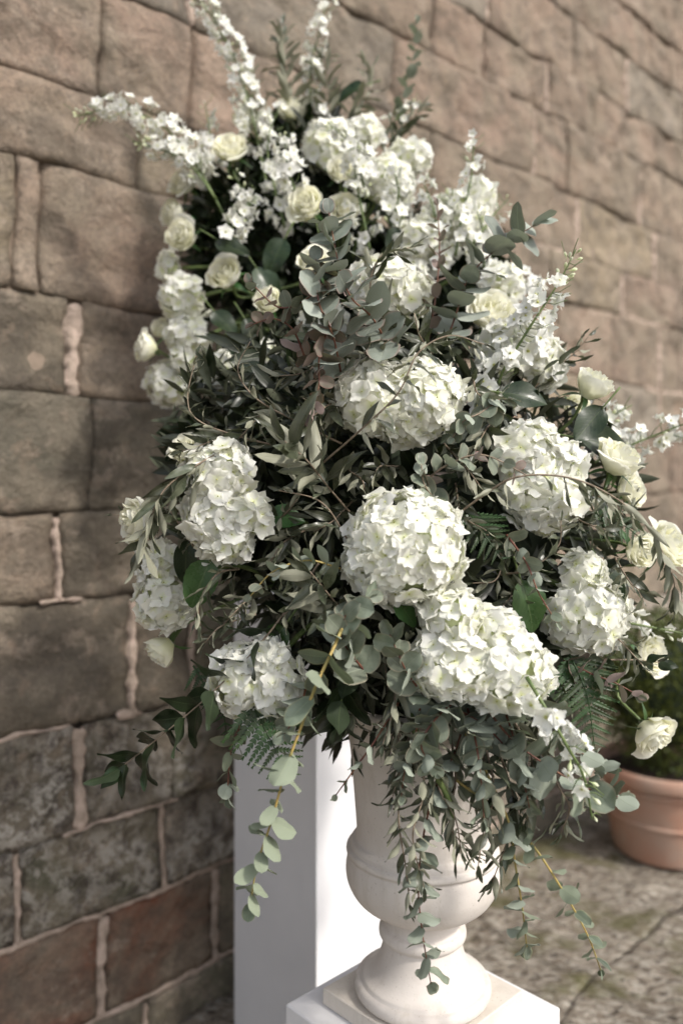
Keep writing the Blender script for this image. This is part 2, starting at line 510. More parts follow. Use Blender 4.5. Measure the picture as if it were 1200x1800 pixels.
def build_stone(s0, s1, i, g0, g1, col, mat, proud):
    w = s1 - s0
    nx = max(4, min(34, int(w / 0.018)))
    ny = max(4, min(16, int((cj(i + 1, s0) - cj(i, s0)) / 0.018)))
    V, Fc = [], []
    for b in range(ny + 1):
        for a in range(nx + 1):
            ta, tb = a / nx, b / ny
            s = s0 + g0 / 2 + (w - g0 / 2 - g1 / 2) * ta
            lo = cj(i, s) + JG[i] / 2; hi = cj(i + 1, s) - JG[i + 1] / 2
            h = lo + (hi - lo) * tb
            # wandering edges, the same for the neighbour stone
            wv = Vector((s * 5.0, h * 5.0, 0))
            ds = 0.012 * noise.noise(wv + Vector((0, 0, 9))) + 0.004 * noise.noise(wv * 5 + Vector((0, 0, 2)))
            dh = (0.016 + 0.002 * min(1, max(0, h - 1.5))) * noise.noise(wv * 0.7 + Vector((0, 0, 4))) + 0.004 * noise.noise(wv * 5 + Vector((0, 0, 6)))
            edge = min(ta, 1 - ta) * w
            edge = min(edge, min(tb, 1 - tb) * (hi - lo))
            rnd = 0.004 * (1 - min(1, edge / 0.010)) ** 2 + 0.006 * max(0.0, noise.noise(Vector((s * 17, h * 17, 8)))) * (1 - min(1, edge / 0.05))
            n = (0.044 if i > 2 else 0.026) + proud + (1.0 * ledge((s, h + i * 3)) if i > 2 else 0.35 * ledge((s, h + i * 3))) - rnd
            V.append(W(s + ds, h + dh, n))
    def idx(a, b): return b * (nx + 1) + a
    for b in range(ny):
        for a in range(nx):
            Fc.append((idx(a, b), idx(a + 1, b), idx(a + 1, b + 1), idx(a, b + 1)))
    ring = [idx(a, 0) for a in range(nx + 1)] + [idx(nx, b) for b in range(1, ny + 1)] + [idx(a, ny) for a in range(nx - 1, -1, -1)] + [idx(0, b) for b in range(ny - 1, 0, -1)]
    base = len(V)
    for r in ring:
        V.append(V[r] - N * 0.07)
    m = len(ring)
    for q in range(m):
        q2 = (q + 1) % m
        Fc.append((ring[q], base + q, base + q2, ring[q2]))
    o = put('stone', new_mesh('stone', V, Fc, mat), wall)
    o.color = (*col, 1)
    return o

for i in range(len(CJ) - 1):
    hmid = cj(i, 1.5)
    seen = sorted((px_s(x), w) for x, w in SEEN.get(i, []))
    js = [(-0.6, 0.01)]
    s = -0.6
    end = 5.6
    allseen = seen + [(end, 0.01)]
    for (sx, wd) in allseen:
        gap = sx - js[-1][0]
        n = max(1, round(gap / R.uniform(0.5, 0.8)))
        b0 = js[-1][0]
        for q in range(1, n):
            js.append((b0 + gap * (q + R.uniform(-0.15, 0.15)) / n, R.choice([0.004, 0.004, 0.008]) if i > 3 else 0.018))
        js.append((sx, wd))
    for (a, ga), (b, gb) in zip(js, js[1:]):
        sm = (a + b) / 2
        right_ = min(1, max(0, (sm - 1.4) / 1.6))
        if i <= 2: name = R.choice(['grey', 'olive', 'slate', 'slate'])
        elif i <= 7: name = R.choice(['dark', 'grey', 'slate', 'olive', 'rose', 'grey']) if sm < 1.9 else R.choice(['slate', 'pink', 'rose', 'tan'])  # darker picks on the left paint the flowers' shadow into the stone
        else: name = R.choice(['slate', 'tan', 'rose', 'pink', 'slate']) if sm < 1.6 else R.choice(['pink', 'rose', 'pink', 'tan', 'pink', 'pink', 'rose', 'rose', 'slate'])
        if i == 1 and sm < 1.35: name = 'red'
        if i == 0 and sm < 1.3: name = 'olive'
        if i == 1 and sm > 1.35 and sm < 1.6: name = 'olive'
        if i == 8 and sm < 0.72: name = 'cream'
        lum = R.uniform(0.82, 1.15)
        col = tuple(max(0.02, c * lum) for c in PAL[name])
        mat = M_LICHEN if i in (2, 3) else M_STONE
        proud = R.uniform(-0.005, 0.007) if i > 3 else R.uniform(-0.004, 0.004)
        build_stone(a, b, i, ga, gb, col, mat, proud)

# pointing: beads of pink mortar standing nearly flush in the wider joints
def wob(s, h):
    wv = Vector((s * 5.0, h * 5.0, 0))
    return (0.012 * noise.noise(wv + Vector((0, 0, 9))) + 0.004 * noise.noise(wv * 5 + Vector((0, 0, 2))),
            (0.016 + 0.002 * min(1, max(0, h - 1.5))) * noise.noise(wv * 0.7 + Vector((0, 0, 4))) + 0.004 * noise.noise(wv * 5 + Vector((0, 0, 6))))
def pointing(a, b, wid, n0):
    L = sqrt((b[0] - a[0]) ** 2 + (b[1] - a[1]) ** 2)
    m = max(4, int(L / 0.007))
    px_, py_ = -(b[1] - a[1]) / L, (b[0] - a[0]) / L
    V, Fc = [], []
    for i in range(m + 1):
        t = i / m
        s = a[0] + (b[0] - a[0]) * t; h = a[1] + (b[1] - a[1]) * t
        ds, dh = wob(s, h)
        ww = 0.92 * wid * (1 + 0.6 * noise.noise(Vector((s * 11, h * 11, 5))) + 0.9 * noise.noise(Vector((s * 45, h * 45, 5))))
        if i in (0, m): ww *= 0.4
        for k, (o, q) in enumerate(((-1, -0.03), (-0.62, -0.003), (0, 0.002), (0.62, -0.003), (1, -0.03))):
            nz = 0.007 * noise.noise(Vector((s * 40 + o * 3, h * 40, 1)))
            V.append(W(s + ds + px_ * o * ww / 2, h + dh + py_ * o * ww / 2, n0 + q + nz))
    for i in range(m):
        for k in range(4):
            q = i * 5 + k
            Fc.append((q, q + 1, q + 6, q + 5))
    put('pointing', new_mesh('pointing', V, Fc, M_MORTAR), wall)
for i, lst in SEEN.items():
    for (x, wd) in lst:
        if wd >= 0.015:
            s = px_s(x)
            pointing((s, cj(i, s) + 0.0), (s, cj(i + 1, s) - 0.01), wd * 1.25, 0.043 if i > 2 else 0.019)
for (j, x0, x1, wd) in ((5, 60, 130, 0.02), (4, -20, 112, 0.02), (3, 100, 300, 0.013), (9, 1078, 1165, 0.03), (10, 920, 995, 0.035), (8, 1120, 1190, 0.03), (4, 195, 235, 0.03), (4, 330, 372, 0.02)):
    s0, s1 = px_s(x0), px_s(x1)
    pointing((s0, cj(j, s0)), (s1, cj(j, s1)), wd, 0.043)
for j in (0, 1, 2):
    for q in range(6):
        s0 = -0.6 + q * 1.03; s1 = s0 + 1.04
        pointing((s0, cj(j, s0)), (s1, cj(j, s1)), 0.026, 0.0185 + 0.0004 * (q % 2))

# mortar bed behind the stone faces
V, Fc = [], []
ns, nh = 200, 130
for b in range(nh + 1):
    for a in range(ns + 1):
        s = -0.6 + 6.2 * a / ns; h = -0.1 + 4.4 * b / nh
        V.append(W(s, h, (0.020 if h > 0.84 else 0.001) + 0.006 * noise.noise(Vector((s * 9, h * 9, 0)))))
for b in range(nh):
    for a in range(ns):
        q = b * (ns + 1) + a
        Fc.append((q, q + 1, q + ns + 2, q + ns + 1))
put('mortar', new_mesh('mortar', V, Fc, M_BED), wall)
# body of the wall
ang = math.atan2(D.y, D.x)
MW = Matrix.Translation(W(0, 0, 0)) @ Matrix.Rotation(ang, 4, 'Z')
box('core', (-0.6, 0.015, -0.1), (5.6, 0.5, 4.28), 0, M_MORTAR, wall, MW)

# ------------------------------------------------------------------ ground
def ground_material():
    k = NT('weathered_ground')
    geo = k.n('ShaderNodeNewGeometry'); pos = geo.outputs['Position']
    mp = k.n('ShaderNodeMapping'); mp.inputs['Scale'].default_value = (1.0, 2.2, 1.0)
    mp.inputs['Rotation'].default_value = (0, 0, 0.5)
    k.l(pos, mp.inputs[0])
    c = k.mix(k.ramp(k.noise(5, 6, 0.65, mp.outputs[0], 0.6), [(0.35, 0.0), (0.65, 1.0)]), (0.185, 0.150, 0.115), (0.29, 0.245, 0.195))
    c = k.mix(k.ramp(k.noise(24, 8, 0.72, mp.outputs[0], 0.8), [(0.47, 0.0), (0.56, 0.95)]), c, (0.44, 0.40, 0.34))
    c = k.mix(k.ramp(k.noise(30, 8, 0.7, mp.outputs[0], 0.5), [(0.40, 0.95), (0.49, 0.0)]), c, (0.06, 0.046, 0.036))
    c = k.mix(k.ramp(k.noise(4.2, 4, 0.6, pos), [(0.50, 0.0), (0.62, 0.75)]), c, (0.11, 0.105, 0.04))
    bs = k.n('ShaderNodeBsdfPrincipled', Roughness=0.93)
    bs.inputs['Specular IOR Level'].default_value = 0.15
    k.l(c, bs.inputs['Base Color'])
    bmp = k.n('ShaderNodeBump', Strength=1.0, Distance=0.02)
    k.l(k.noise(26, 8, 0.7, mp.outputs[0], 0.8), bmp.inputs['Height'])
    k.l(bmp.outputs[0], bs.inputs['Normal'])
    k.l(bs.outputs[0], k.out.inputs[0])
    return k.m
M_GROUND = ground_material()
V = [(-60, -60, -0.03), (60, -60, -0.03), (60, 60, -0.03), (-60, 60, -0.03)]
g = put('ground', new_mesh('ground', V, [(0, 1, 2, 3)], M_GROUND), None)
tag(g, kind='structure')
# rough flagstones laid along the wall
R = random.Random(4)
yy = -0.6
rows = []
nrow = 0.02
while nrow < 4.2:
    dn = R.uniform(0.55, 1.0)
    s = -1.6 + R.uniform(0, 0.4)
    while s < 5.6:
        ds = R.uniform(0.7, 1.5)
        nx, ny = 30, 20
        V, Fc = [], []
        for b in range(ny + 1):
            for a in range(nx + 1):
                ta, tb = a / nx, b / ny
                ss = s + ds * ta; nn = nrow + dn * tb
                wv = Vector((ss * 3, nn * 3, 0))
                ss += 0.10 * noise.noise(wv); nn += 0.12 * noise.noise(wv + Vector((5, 5, 5)))
                edge = min(min(ta, 1 - ta) * ds, min(tb, 1 - tb) * dn)
                z = 0.022 * noise.noise(Vector((ss * 7, nn * 12, 2))) + 0.014 * noise.noise(Vector((ss * 20, nn * 26, 2))) - 0.001 * (1 - min(1, edge / 0.01)) ** 2
                V.append(W(ss, z, nn))
        for b in range(ny):
            for a in range(nx):
                q = b * (nx + 1) + a
                Fc.append((q, q + nx + 1, q + nx + 2, q + 1))
        ring = [a for a in range(nx + 1)] + [b * (nx + 1) + nx for b in range(1, ny + 1)] + [ny * (nx + 1) + a for a in range(nx - 1, -1, -1)] + [b * (nx + 1) for b in range(ny - 1, 0, -1)]
        base = len(V)
        for r in ring: V.append(V[r] - Vector((0, 0, 0.05)))
        for q in range(len(ring)):
            q2 = (q + 1) % len(ring)
            Fc.append((ring[q], ring[q2], base + q2, base + q))
        put('flagstone', new_mesh('flagstone', V, Fc, M_GROUND), g)
        s += ds
    nrow += dn

# ------------------------------------------------------------------ white pillar, pedestal, urn
a45 = Matrix.Rotation(ang, 4, 'Z')
Z0 = 1.78
wp = 0.172 * Z0
near = P(556, HOR, Z0); near.z = 0
pc = near - N * wp / 2 + D * wp / 2
pil = box('white_pillar', (-wp / 2, -wp / 2, -0.02), (wp / 2, wp / 2, 1.10), 0.0025, M_PAINT, None, Matrix.Translation(pc) @ a45)
tag(pil, 'tall square white painted pillar standing behind the urn close to the wall', 'pillar')

UC = P(742, HOR, 1.3); UC.z = 0
pd = box('white_pedestal', (-0.157, -0.157, -0.02), (0.157, 0.157, 0.522), 0.004, M_PAINT, None, Matrix.Translation(UC) @ a45)
tag(pd, 'low square white pedestal carrying the stone urn', 'pedestal')

urn = thing('garden_urn', 'off white cast stone urn full of white flowers on a square foot', 'urn', (UC.x, UC.y, 0.5225))
box('square_foot', (-0.1145, -0.1145, 0.5225), (0.1145, 0.1145, 0.549), 0.003, M_BASE, urn, Matrix.Translation(UC) @ a45)
prof = [(0.0, 0.5492), (0.098, 0.5492)] + smooth_prof([(0.102, 0.550), (0.1085, 0.554), (0.110, 0.561), (0.1075, 0.568), (0.101, 0.571)]) + \
    smooth_prof([(0.0985, 0.5712), (0.0975, 0.5750), (0.0895, 0.5785), (0.0815, 0.585), (0.0735, 0.597), (0.0675, 0.612), (0.0635, 0.628), (0.0620, 0.636)]) + \
    smooth_prof([(0.0635, 0.637), (0.069, 0.640), (0.0705, 0.648), (0.068, 0.655), (0.0625, 0.657)]) + \
    smooth_prof([(0.061, 0.659), (0.0605, 0.668), (0.064, 0.678), (0.070, 0.682)]) + \
    smooth_prof([(0.071, 0.683), (0.090, 0.692), (0.109, 0.707), (0.1205, 0.727), (0.124, 0.745), (0.1225, 0.762), (0.118, 0.774)]) + \
    smooth_prof([(0.1225, 0.776), (0.1235, 0.780), (0.1215, 0.784)]) + smooth_prof([(0.1165, 0.785), (0.116, 0.792), (0.1115, 0.797)]) + \
    smooth_prof([(0.1085, 0.798), (0.107, 0.804), (0.1065, 0.815), (0.109, 0.85), (0.113, 0.90), (0.118, 0.95), (0.126, 0.99)]) + \
    smooth_prof([(0.127, 0.992), (0.142, 1.000), (0.150, 1.010), (0.148, 1.022), (0.140, 1.026)]) + [(0.122, 1.02), (0.112, 0.95), (0.10, 0.86)]
lathe('vessel', prof, M_URN, urn, Matrix.Translation(UC), 96)

# ------------------------------------------------------------------ terracotta pot with clipped box
PC = P(1172, HOR, 3.06); PC.z = 0
pot = thing('terracotta_pot', 'large banded terracotta pot on the ground at right behind the urn', 'plant pot', PC)
PS = 0.93
pp = [(0.0, 0.006), (0.205, 0.006)] + smooth_prof([(0.207, 0.008), (0.213, 0.02), (0.226, 0.09), (0.236, 0.15)]) + \
    smooth_prof([(0.237, 0.151), (0.243, 0.155), (0.243, 0.165), (0.238, 0.169)]) + smooth_prof([(0.238, 0.170), (0.248, 0.24), (0.252, 0.275)]) + \
    smooth_prof([(0.2525, 0.277), (0.262, 0.28), (0.264, 0.290), (0.260, 0.300), (0.254, 0.302)])
prim = smooth_prof([(0.256, 0.303), (0.276, 0.308), (0.285, 0.322), (0.286, 0.345), (0.281, 0.361), (0.270, 0.368), (0.258, 0.362), (0.252, 0.34), (0.25, 0.31)])
pp = [(r * PS, h * PS) for r, h in pp]; prim = [(r * PS, h * PS) for r, h in prim]
lathe('body', pp, M_TERRA, pot, Matrix.Translation(PC), 80)
lathe('rim', prim, M_TERRA, pot, Matrix.Translation(PC), 80)
lathe('soil', [(0.0, 0.302), (0.11, 0.305), (0.231, 0.298)], M_SOIL, pot, Matrix.Translation(PC), 40)

def small_leaf_quad(V, Fc, UV, M):
    b = len(V)
    for (x, y, z, u, v) in ((0, 0, 0, .5, 0), (-0.24, .45, .06, 0, .45), (0, .5, 0, .5, .5), (0.24, .45, .06, 1, .45), (0, 1, -.04, .5, 1)):
        V.append(M @ Vector((x, y, z))); UV.append((u, v))
    Fc.extend([(b, b + 2, b + 1), (b, b + 3, b + 2), (b + 1, b + 2, b + 4), (b + 2, b + 3, b + 4)])

shrub = thing('clipped_box_shrub', 'clipped green box shrub growing in the terracotta pot', 'shrub', PC + Vector((0, 0, 0.33)))
R = random.Random(8)
V, Fc, UV = [], [], []
for q in range(7000):
    d = rvec(R)
    lump = 1 + 0.14 * noise.noise(d * 3.0) + 0.08 * noise.noise(d * 8)
    r = R.uniform(0.70, 1.03) * lump
    p = PC + Vector((0, 0, 0.60)) + Vector((d.x * 0.27 * r, d.y * 0.27 * r, d.z * 0.30 * r))
    if p.z < 0.31: continue
    small_leaf_quad(V, Fc, UV, frame(p, (d + rvec(R) * 0.9 + Vector((0, 0, .4))), d + rvec(R) * 0.7, R.uniform(0.018, 0.03)))
o = put('foliage', new_mesh('foliage', V, Fc, M_BOX, UV), shrub); o['kind'] = 'stuff'
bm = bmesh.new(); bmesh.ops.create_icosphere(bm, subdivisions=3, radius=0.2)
me = bpy.data.meshes.new('inner_twigs'); bm.to_mesh(me); bm.free(); me.materials.append(M_DARKCORE)
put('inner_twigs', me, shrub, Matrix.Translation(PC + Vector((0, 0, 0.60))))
add_tube('trunk', [PC + Vector((0, 0, 0.325)), PC + Vector((0.01, 0, 0.45)), PC + Vector((0, 0, 0.6))], 0.02, 0.015, M_TWIG, shrub)

# ------------------------------------------------------------------ leaf and petal meshes
def leaf_mesh(name, mat, width, shape, nu=4, nv=8, fold=0.15, curl=0.15, twist=0.0, wave=0.0, seed=0, notch=0.0, serr=0.0):
    """base at origin, grows along +Y to length 1, upper face +Z"""
    V, Fc, UV = [], [], []
    for j in range(nv + 1):
        v = j / nv
        w = shape(v) * width
        if serr and j not in (0, nv): w *= 1 + (serr if j % 2 else -serr)
        for i in range(nu + 1):
            u = i / nu * 2 - 1
            x = u * w
            y = v
            if notch: y = v - notch * (1 - v) ** 3 * abs(u) * 1.6
            z = fold * abs(x) - curl * v * v + wave * sin(v * 9 + seed) * u * abs(u) * width
            z += 0.02 * sin(3 * v + seed * 2.1)
            a = twist * v
            x, z = x * cos(a) - z * sin(a) * 0.3, z + x * sin(a)
            V.append((x, y, z)); UV.append(((u + 1) / 2, v))
    for j in range(nv):
        for i in range(nu):
            q = j * (nu + 1) + i
            Fc.append((q, q + 1, q + nu + 2, q + nu + 1))
    return new_mesh(name, V, Fc, mat, UV)

def sh_lance(v): return max(0.03, sin(pi * v ** 0.85) ** 0.8) if 0 < v < 1 else 0.03
def sh_round(v): return max(0.04, sqrt(max(0.0, 1 - (2 * (v ** 0.9) - 1) ** 2))) if v < 1 else 0.06
def sh_oval(v): return max(0.04, sin(pi * v ** 0.8) ** 0.62) if 0 < v < 1 else 0.04
def sh_point(v): return max(0.02, sin(pi * v ** 0.62) ** 0.95) if 0 < v < 1 else 0.02

L_OLIVE = [leaf_mesh('olive_leaf', M_OLIVE, w, sh_lance, 4, 8, f, c, t, 0.3, k) for k, (w, f, c, t) in enumerate(
    [(0.115, .5, .10, 0.2), (0.13, .3, .22, -.4), (0.10, .6, -.06, .5), (0.14, .35, .30, .1), (0.125, .5, .05, -.6)])]
L_EUC = [leaf_mesh('eucalyptus_leaf', M_EUC, w, sh_round, 6, 8, f, c, t, wv, k, notch=0.10) for k, (w, f, c, t, wv) in enumerate(
    [(0.46, .10, .10, .1, .05), (0.50, .22, .02, -.2, .10), (0.42, .05, .22, .25, .08), (0.48, .3, -.10, 0, .12)])]
M_SILV = leaf_material('silver_eucalyptus_leaf', (0.20, 0.228, 0.195), (0.285, 0.315, 0.275), (0.34, 0.37, 0.32), (0.33, 0.36, 0.29), 0.55, 0.18, edge=(0.33, 0.24, 0.21), veins=0.10, spec=0.25)
L_SILV = [leaf_mesh('silver_eucalyptus_leaf', M_SILV, w, sh_round, 6, 8, f, c, t, wv, k, notch=0.10) for k, (w, f, c, t, wv) in enumerate(
    [(0.46, .10, .10, .1, .05), (0.50, .16, .02, -.2, .08), (0.42, .05, .18, .2, .06)])]
L_EUCR = [leaf_mesh('reddish_eucalyptus_leaf', M_EUCR, w, sh_round, 6, 8, f, c, t, wv, k, notch=0.06) for k, (w, f, c, t, wv) in enumerate(
    [(0.36, .12, .12, .1, .08), (0.42, .22, .02, -.3, .10), (0.32, .05, .26, .3, .08)])]
L_EUCY = [leaf_mesh('drooping_eucalyptus_leaf', M_EUCY, w, sh_round, 6, 8, f, c, t, wv, k, notch=0.10) for k, (w, f, c, t, wv) in enumerate(
    [(0.38, .10, .12, .1, .06), (0.42, .22, .02, -.25, .10), (0.34, .05, .26, .3, .08), (0.40, .3, -.06, 0, .12)])]
L_RUSC = [leaf_mesh('ruscus_leaf', M_DARK, w, sh_point, 4, 9, f, c, t, 0.15, k) for k, (w, f, c, t) in enumerate(
    [(0.28, .22, .16, .15), (0.25, .15, .22, -.2), (0.29, .18, .05, .2)])]
L_BROAD = [leaf_mesh('broad_leaf', M_GREEN, w, sh_oval, 8, 14, f, c, t, 0.12, k, serr=0.025) for k, (w, f, c, t) in enumerate(
    [(0.34, .25, .2, .1), (0.36, .18, .35, -.15)])]
L_DARK = [leaf_mesh('dark_leaf', M_DARK, w, sh_oval, 6, 10, f, c, t, 0.12, k) for k, (w, f, c, t) in enumerate(
    [(0.32, .25, .2, .1), (0.27, .35, .35, -.25), (0.30, .2, -.1, .3)])]
# fern pinna: axis with leaflets
def pinna_mesh():
    V, Fc, UV = [], [], []
    n = 8
    for k in range(n):
        v = (k + 0.5) / n
        ln = 0.125 * (1 - v) ** 0.7 + 0.02
        for sgn in (-1, 1):
            b = len(V)
            pts = [(0, v - 0.065, 0), (sgn * ln * 0.6, v - 0.03, 0.012), (sgn * ln, v + 0.085, -0.01), (sgn * ln * 0.5, v + 0.075, 0.012), (0, v + 0.062, 0)]
            for p in pts: V.append(p); UV.append((0.5 + 0.5 * p[0] / 0.2, p[1]))
            Fc.append((b, b + 1, b + 2, b + 3, b + 4) if sgn > 0 else (b + 4, b + 3, b + 2, b + 1, b))
    b = len(V)
    for p in ((-0.01, 0, 0.004), (0.01, 0, 0.004), (0.003, 1, 0), (-0.003, 1, 0)): V.append(p); UV.append((0.5, p[1]))
    Fc.append((b, b + 1, b + 2, b + 3))
    return new_mesh('pinna', V, Fc, M_FERN, UV, smooth=False)
L_PINNA = pinna_mesh()

def floret_mesh(name, mat, npet, wd, cup, rough, seed, eye=0.10, spur=False, nu=4, nv=5, open_=0.0):
    R = random.Random(seed)
    V, Fc, UV, MI = [], [], [], []
    for k in range(npet):
        a = 2 * pi * k / npet + R.uniform(-0.12, 0.12)
        L = R.uniform(0.9, 1.08)
        w0 = wd * R.uniform(0.92, 1.08)
        tilt = cup + R.uniform(-0.16, 0.16)
        zz = 0.05 * (k % 2)
        ph = R.uniform(0, 6)
        b = len(V)
        for j in range(nv + 1):
            v = j / nv
            wv = w0 * (sin(pi * (v * 0.74 + 0.10)) ** 0.7)
            for i in range(nu + 1):
                u = i / nu * 2 - 1
                x = u * wv
                y = L * (v - 0.34 * u * u * v * v * v + 0.03 * v * v * cos(u * 5 + ph) * rough)
                z = zz + tilt * y * y + 0.16 * y * (1 - v) + rough * (0.07 * v * sin(u * 2.6 + ph) + 0.05 * v * v * cos(u * 5 + ph * 2)) + 0.10 * v * u * u * (1 if k % 2 else -0.3)
                V.append((x * cos(a) - y * sin(a), x * sin(a) + y * cos(a), z)); UV.append(((u + 1) / 2, v))
        for j in range(nv):
            for i in range(nu):
                q = b + j * (nu + 1) + i
                Fc.append((q, q + 1, q + nu + 2, q + nu + 1)); MI.append(0)
    # small centre bead
    b = len(V)
    m = 6
    for j, (r, z) in enumerate(((eye, 0.05), (eye * 0.8, 0.05 + eye), (0.01, 0.06 + eye * 1.5))):
        for k in range(m):
            a = 2 * pi * k / m
            V.append((r * cos(a), r * sin(a), z)); UV.append((0.5, 0.1))
    for j in range(2):
        for k in range(m):
            k2 = (k + 1) % m
            Fc.append((b + j * m + k, b + j * m + k2, b + (j + 1) * m + k2, b + (j + 1) * m + k)); MI.append(1)
    if spur:
        b = len(V)
        pr = ((0.16, 0.02, 0), (0.13, -0.35, 0.0), (0.07, -0.75, 0.08), (0.03, -1.1, 0.25))
        for (r, z, dx) in pr:
            for k in range(m):
                a = 2 * pi * k / m
                V.append((r * cos(a) + dx, r * sin(a), z)); UV.append((0.5, 0.3))
        for j in range(3):
            for k in range(m):
                k2 = (k + 1) % m
                Fc.append((b + j * m + k, b + (j + 1) * m + k, b + (j + 1) * m + k2, b + j * m + k2)); MI.append(0)
    return new_mesh(name, V, Fc, [mat, M_EYE], UV, midx=MI)

FL_HYD = [floret_mesh('floret', M_HYD, 4, 0.66, -0.06 + 0.10 * k, 0.8 + 0.15 * k, 20 + k, eye=0.06) for k in range(5)]
FL_HYD += [floret_mesh('floret', M_HYD, 4, 0.64, 0.42, 1.3, 31, eye=0.06), floret_mesh('floret', M_HYD, 5, 0.58, 0.16, 1.0, 35, eye=0.06)]
FL_DEL = [floret_mesh('floret', M_DEL, 5, 0.50, 0.10 + 0.16 * k, 0.9, 50 + k, eye=0.13, spur=True) for k in range(4)]

def bud_mesh():
    V, Fc, UV = [], [], []
    m = 8
    pr = [(0.03, -0.9), (0.07, -0.5), (0.12, -0.15), (0.30, 0.15), (0.36, 0.5), (0.28, 0.85), (0.12, 1.08), (0.01, 1.15)]
    for j, (r, z) in enumerate(pr):
        for k in range(m):
            a = 2 * pi * k / m
            rr = r * (1 + 0.12 * cos(a * 3 + z))
            V.append((rr * cos(a), z, rr * sin(a))); UV.append((k / m, j / 7))
    for j in range(len(pr) - 1):
        for k in range(m):
            k2 = (k + 1) % m
            Fc.append((j * m + k, (j + 1) * m + k, (j + 1) * m + k2, j * m + k2))
    return new_mesh('bud', V, Fc, M_BUD, UV)
BUD = bud_mesh()

def petal_patch(R0, H, span, phi, curl, seed, close=0.0, belly=0.35):
    """one rose petal as a patch round the flower's axis (+Z)"""
    R_ = random.Random(seed)
    V, Fc, UV = [], [], []
    nu, nv = 10, 8
    p1, p2 = R_.uniform(0, 6), R_.uniform(0, 6)
    for j in range(nv + 1):
        v = j / nv
        prof = 0.30 + 0.70 * sin(min(1.0, v * 1.25) * pi / 2) - close * max(0, v - 0.55) ** 1.3 * 2.0
        sp = span * (0.45 + 0.55 * sin(pi * min(1, v * 0.72 + 0.12)))
        for i in range(nu + 1):
            u = i / nu * 2 - 1
            r = R0 * prof
            h = H * v * (1 - 0.16 * u * u * v) + 0.02 * sin(u * 5 + p1) * v * v
            rim = max(0, v - 0.68) / 0.32
            r += curl * rim ** 2 * (0.6 + 0.4 * cos(u * 2 + p2)) + 0.040 * rim * sin(u * 5 + p1) + 0.018 * rim * sin(u * 12 + p2)
            h -= curl * 0.45 * rim ** 2.5 * abs(cos(u * 1.3 + p2))
            r += 0.05 * (u + 1) * R0      # spiral overlap
            a = phi + u * sp
            V.append((r * cos(a), r * sin(a), h)); UV.append(((u + 1) / 2, v))
    for j in range(nv):
        for i in range(nu):
            q = j * (nu + 1) + i
            Fc.append((q, q + 1, q + nu + 2, q + nu + 1))
    return new_mesh('petal', V, Fc, M_ROSE, UV)

def rose_set(openness, seed):
    R_ = random.Random(seed)
    out = []
    n = 24
    for k in range(n):
        t = k / (n - 1)
        R0 = 0.08 + (0.62 + 0.20 * openness) * t ** 0.9
        H = 1.18 - 0.10 * t + R_.uniform(-0.04, 0.04) - (0.22 * openness * t * t)
        curl = (0.03 + 0.30 * t * t) * (0.35 + 0.8 * openness) * R_.uniform(0.5, 1.3)
        close = 0.25 * (1 - t) + 0.10 * (1 - openness)
        out.append(petal_patch(R0, H, 1.15 - 0.15 * t, k * 2.399 + R_.uniform(-0.2, 0.2), curl, seed * 50 + k, close))
    return out
ROSES = [rose_set(0.25, 1), rose_set(0.65, 2), rose_set(1.0, 3)]
L_SEPAL = leaf_mesh('sepal', M_GREEN, 0.13, sh_point, 2, 6, 0.2, 0.5, 0.2, 0, 3)

# ------------------------------------------------------------------ flower and branch builders
CORE_F = P(725, 930, 1.38)       # middle of the front arrangement
CORE_R = P(600, 480, 1.80)       # middle of the rear arrangement
def core_of(z): return CORE_F if z < 1.42 else CORE_R

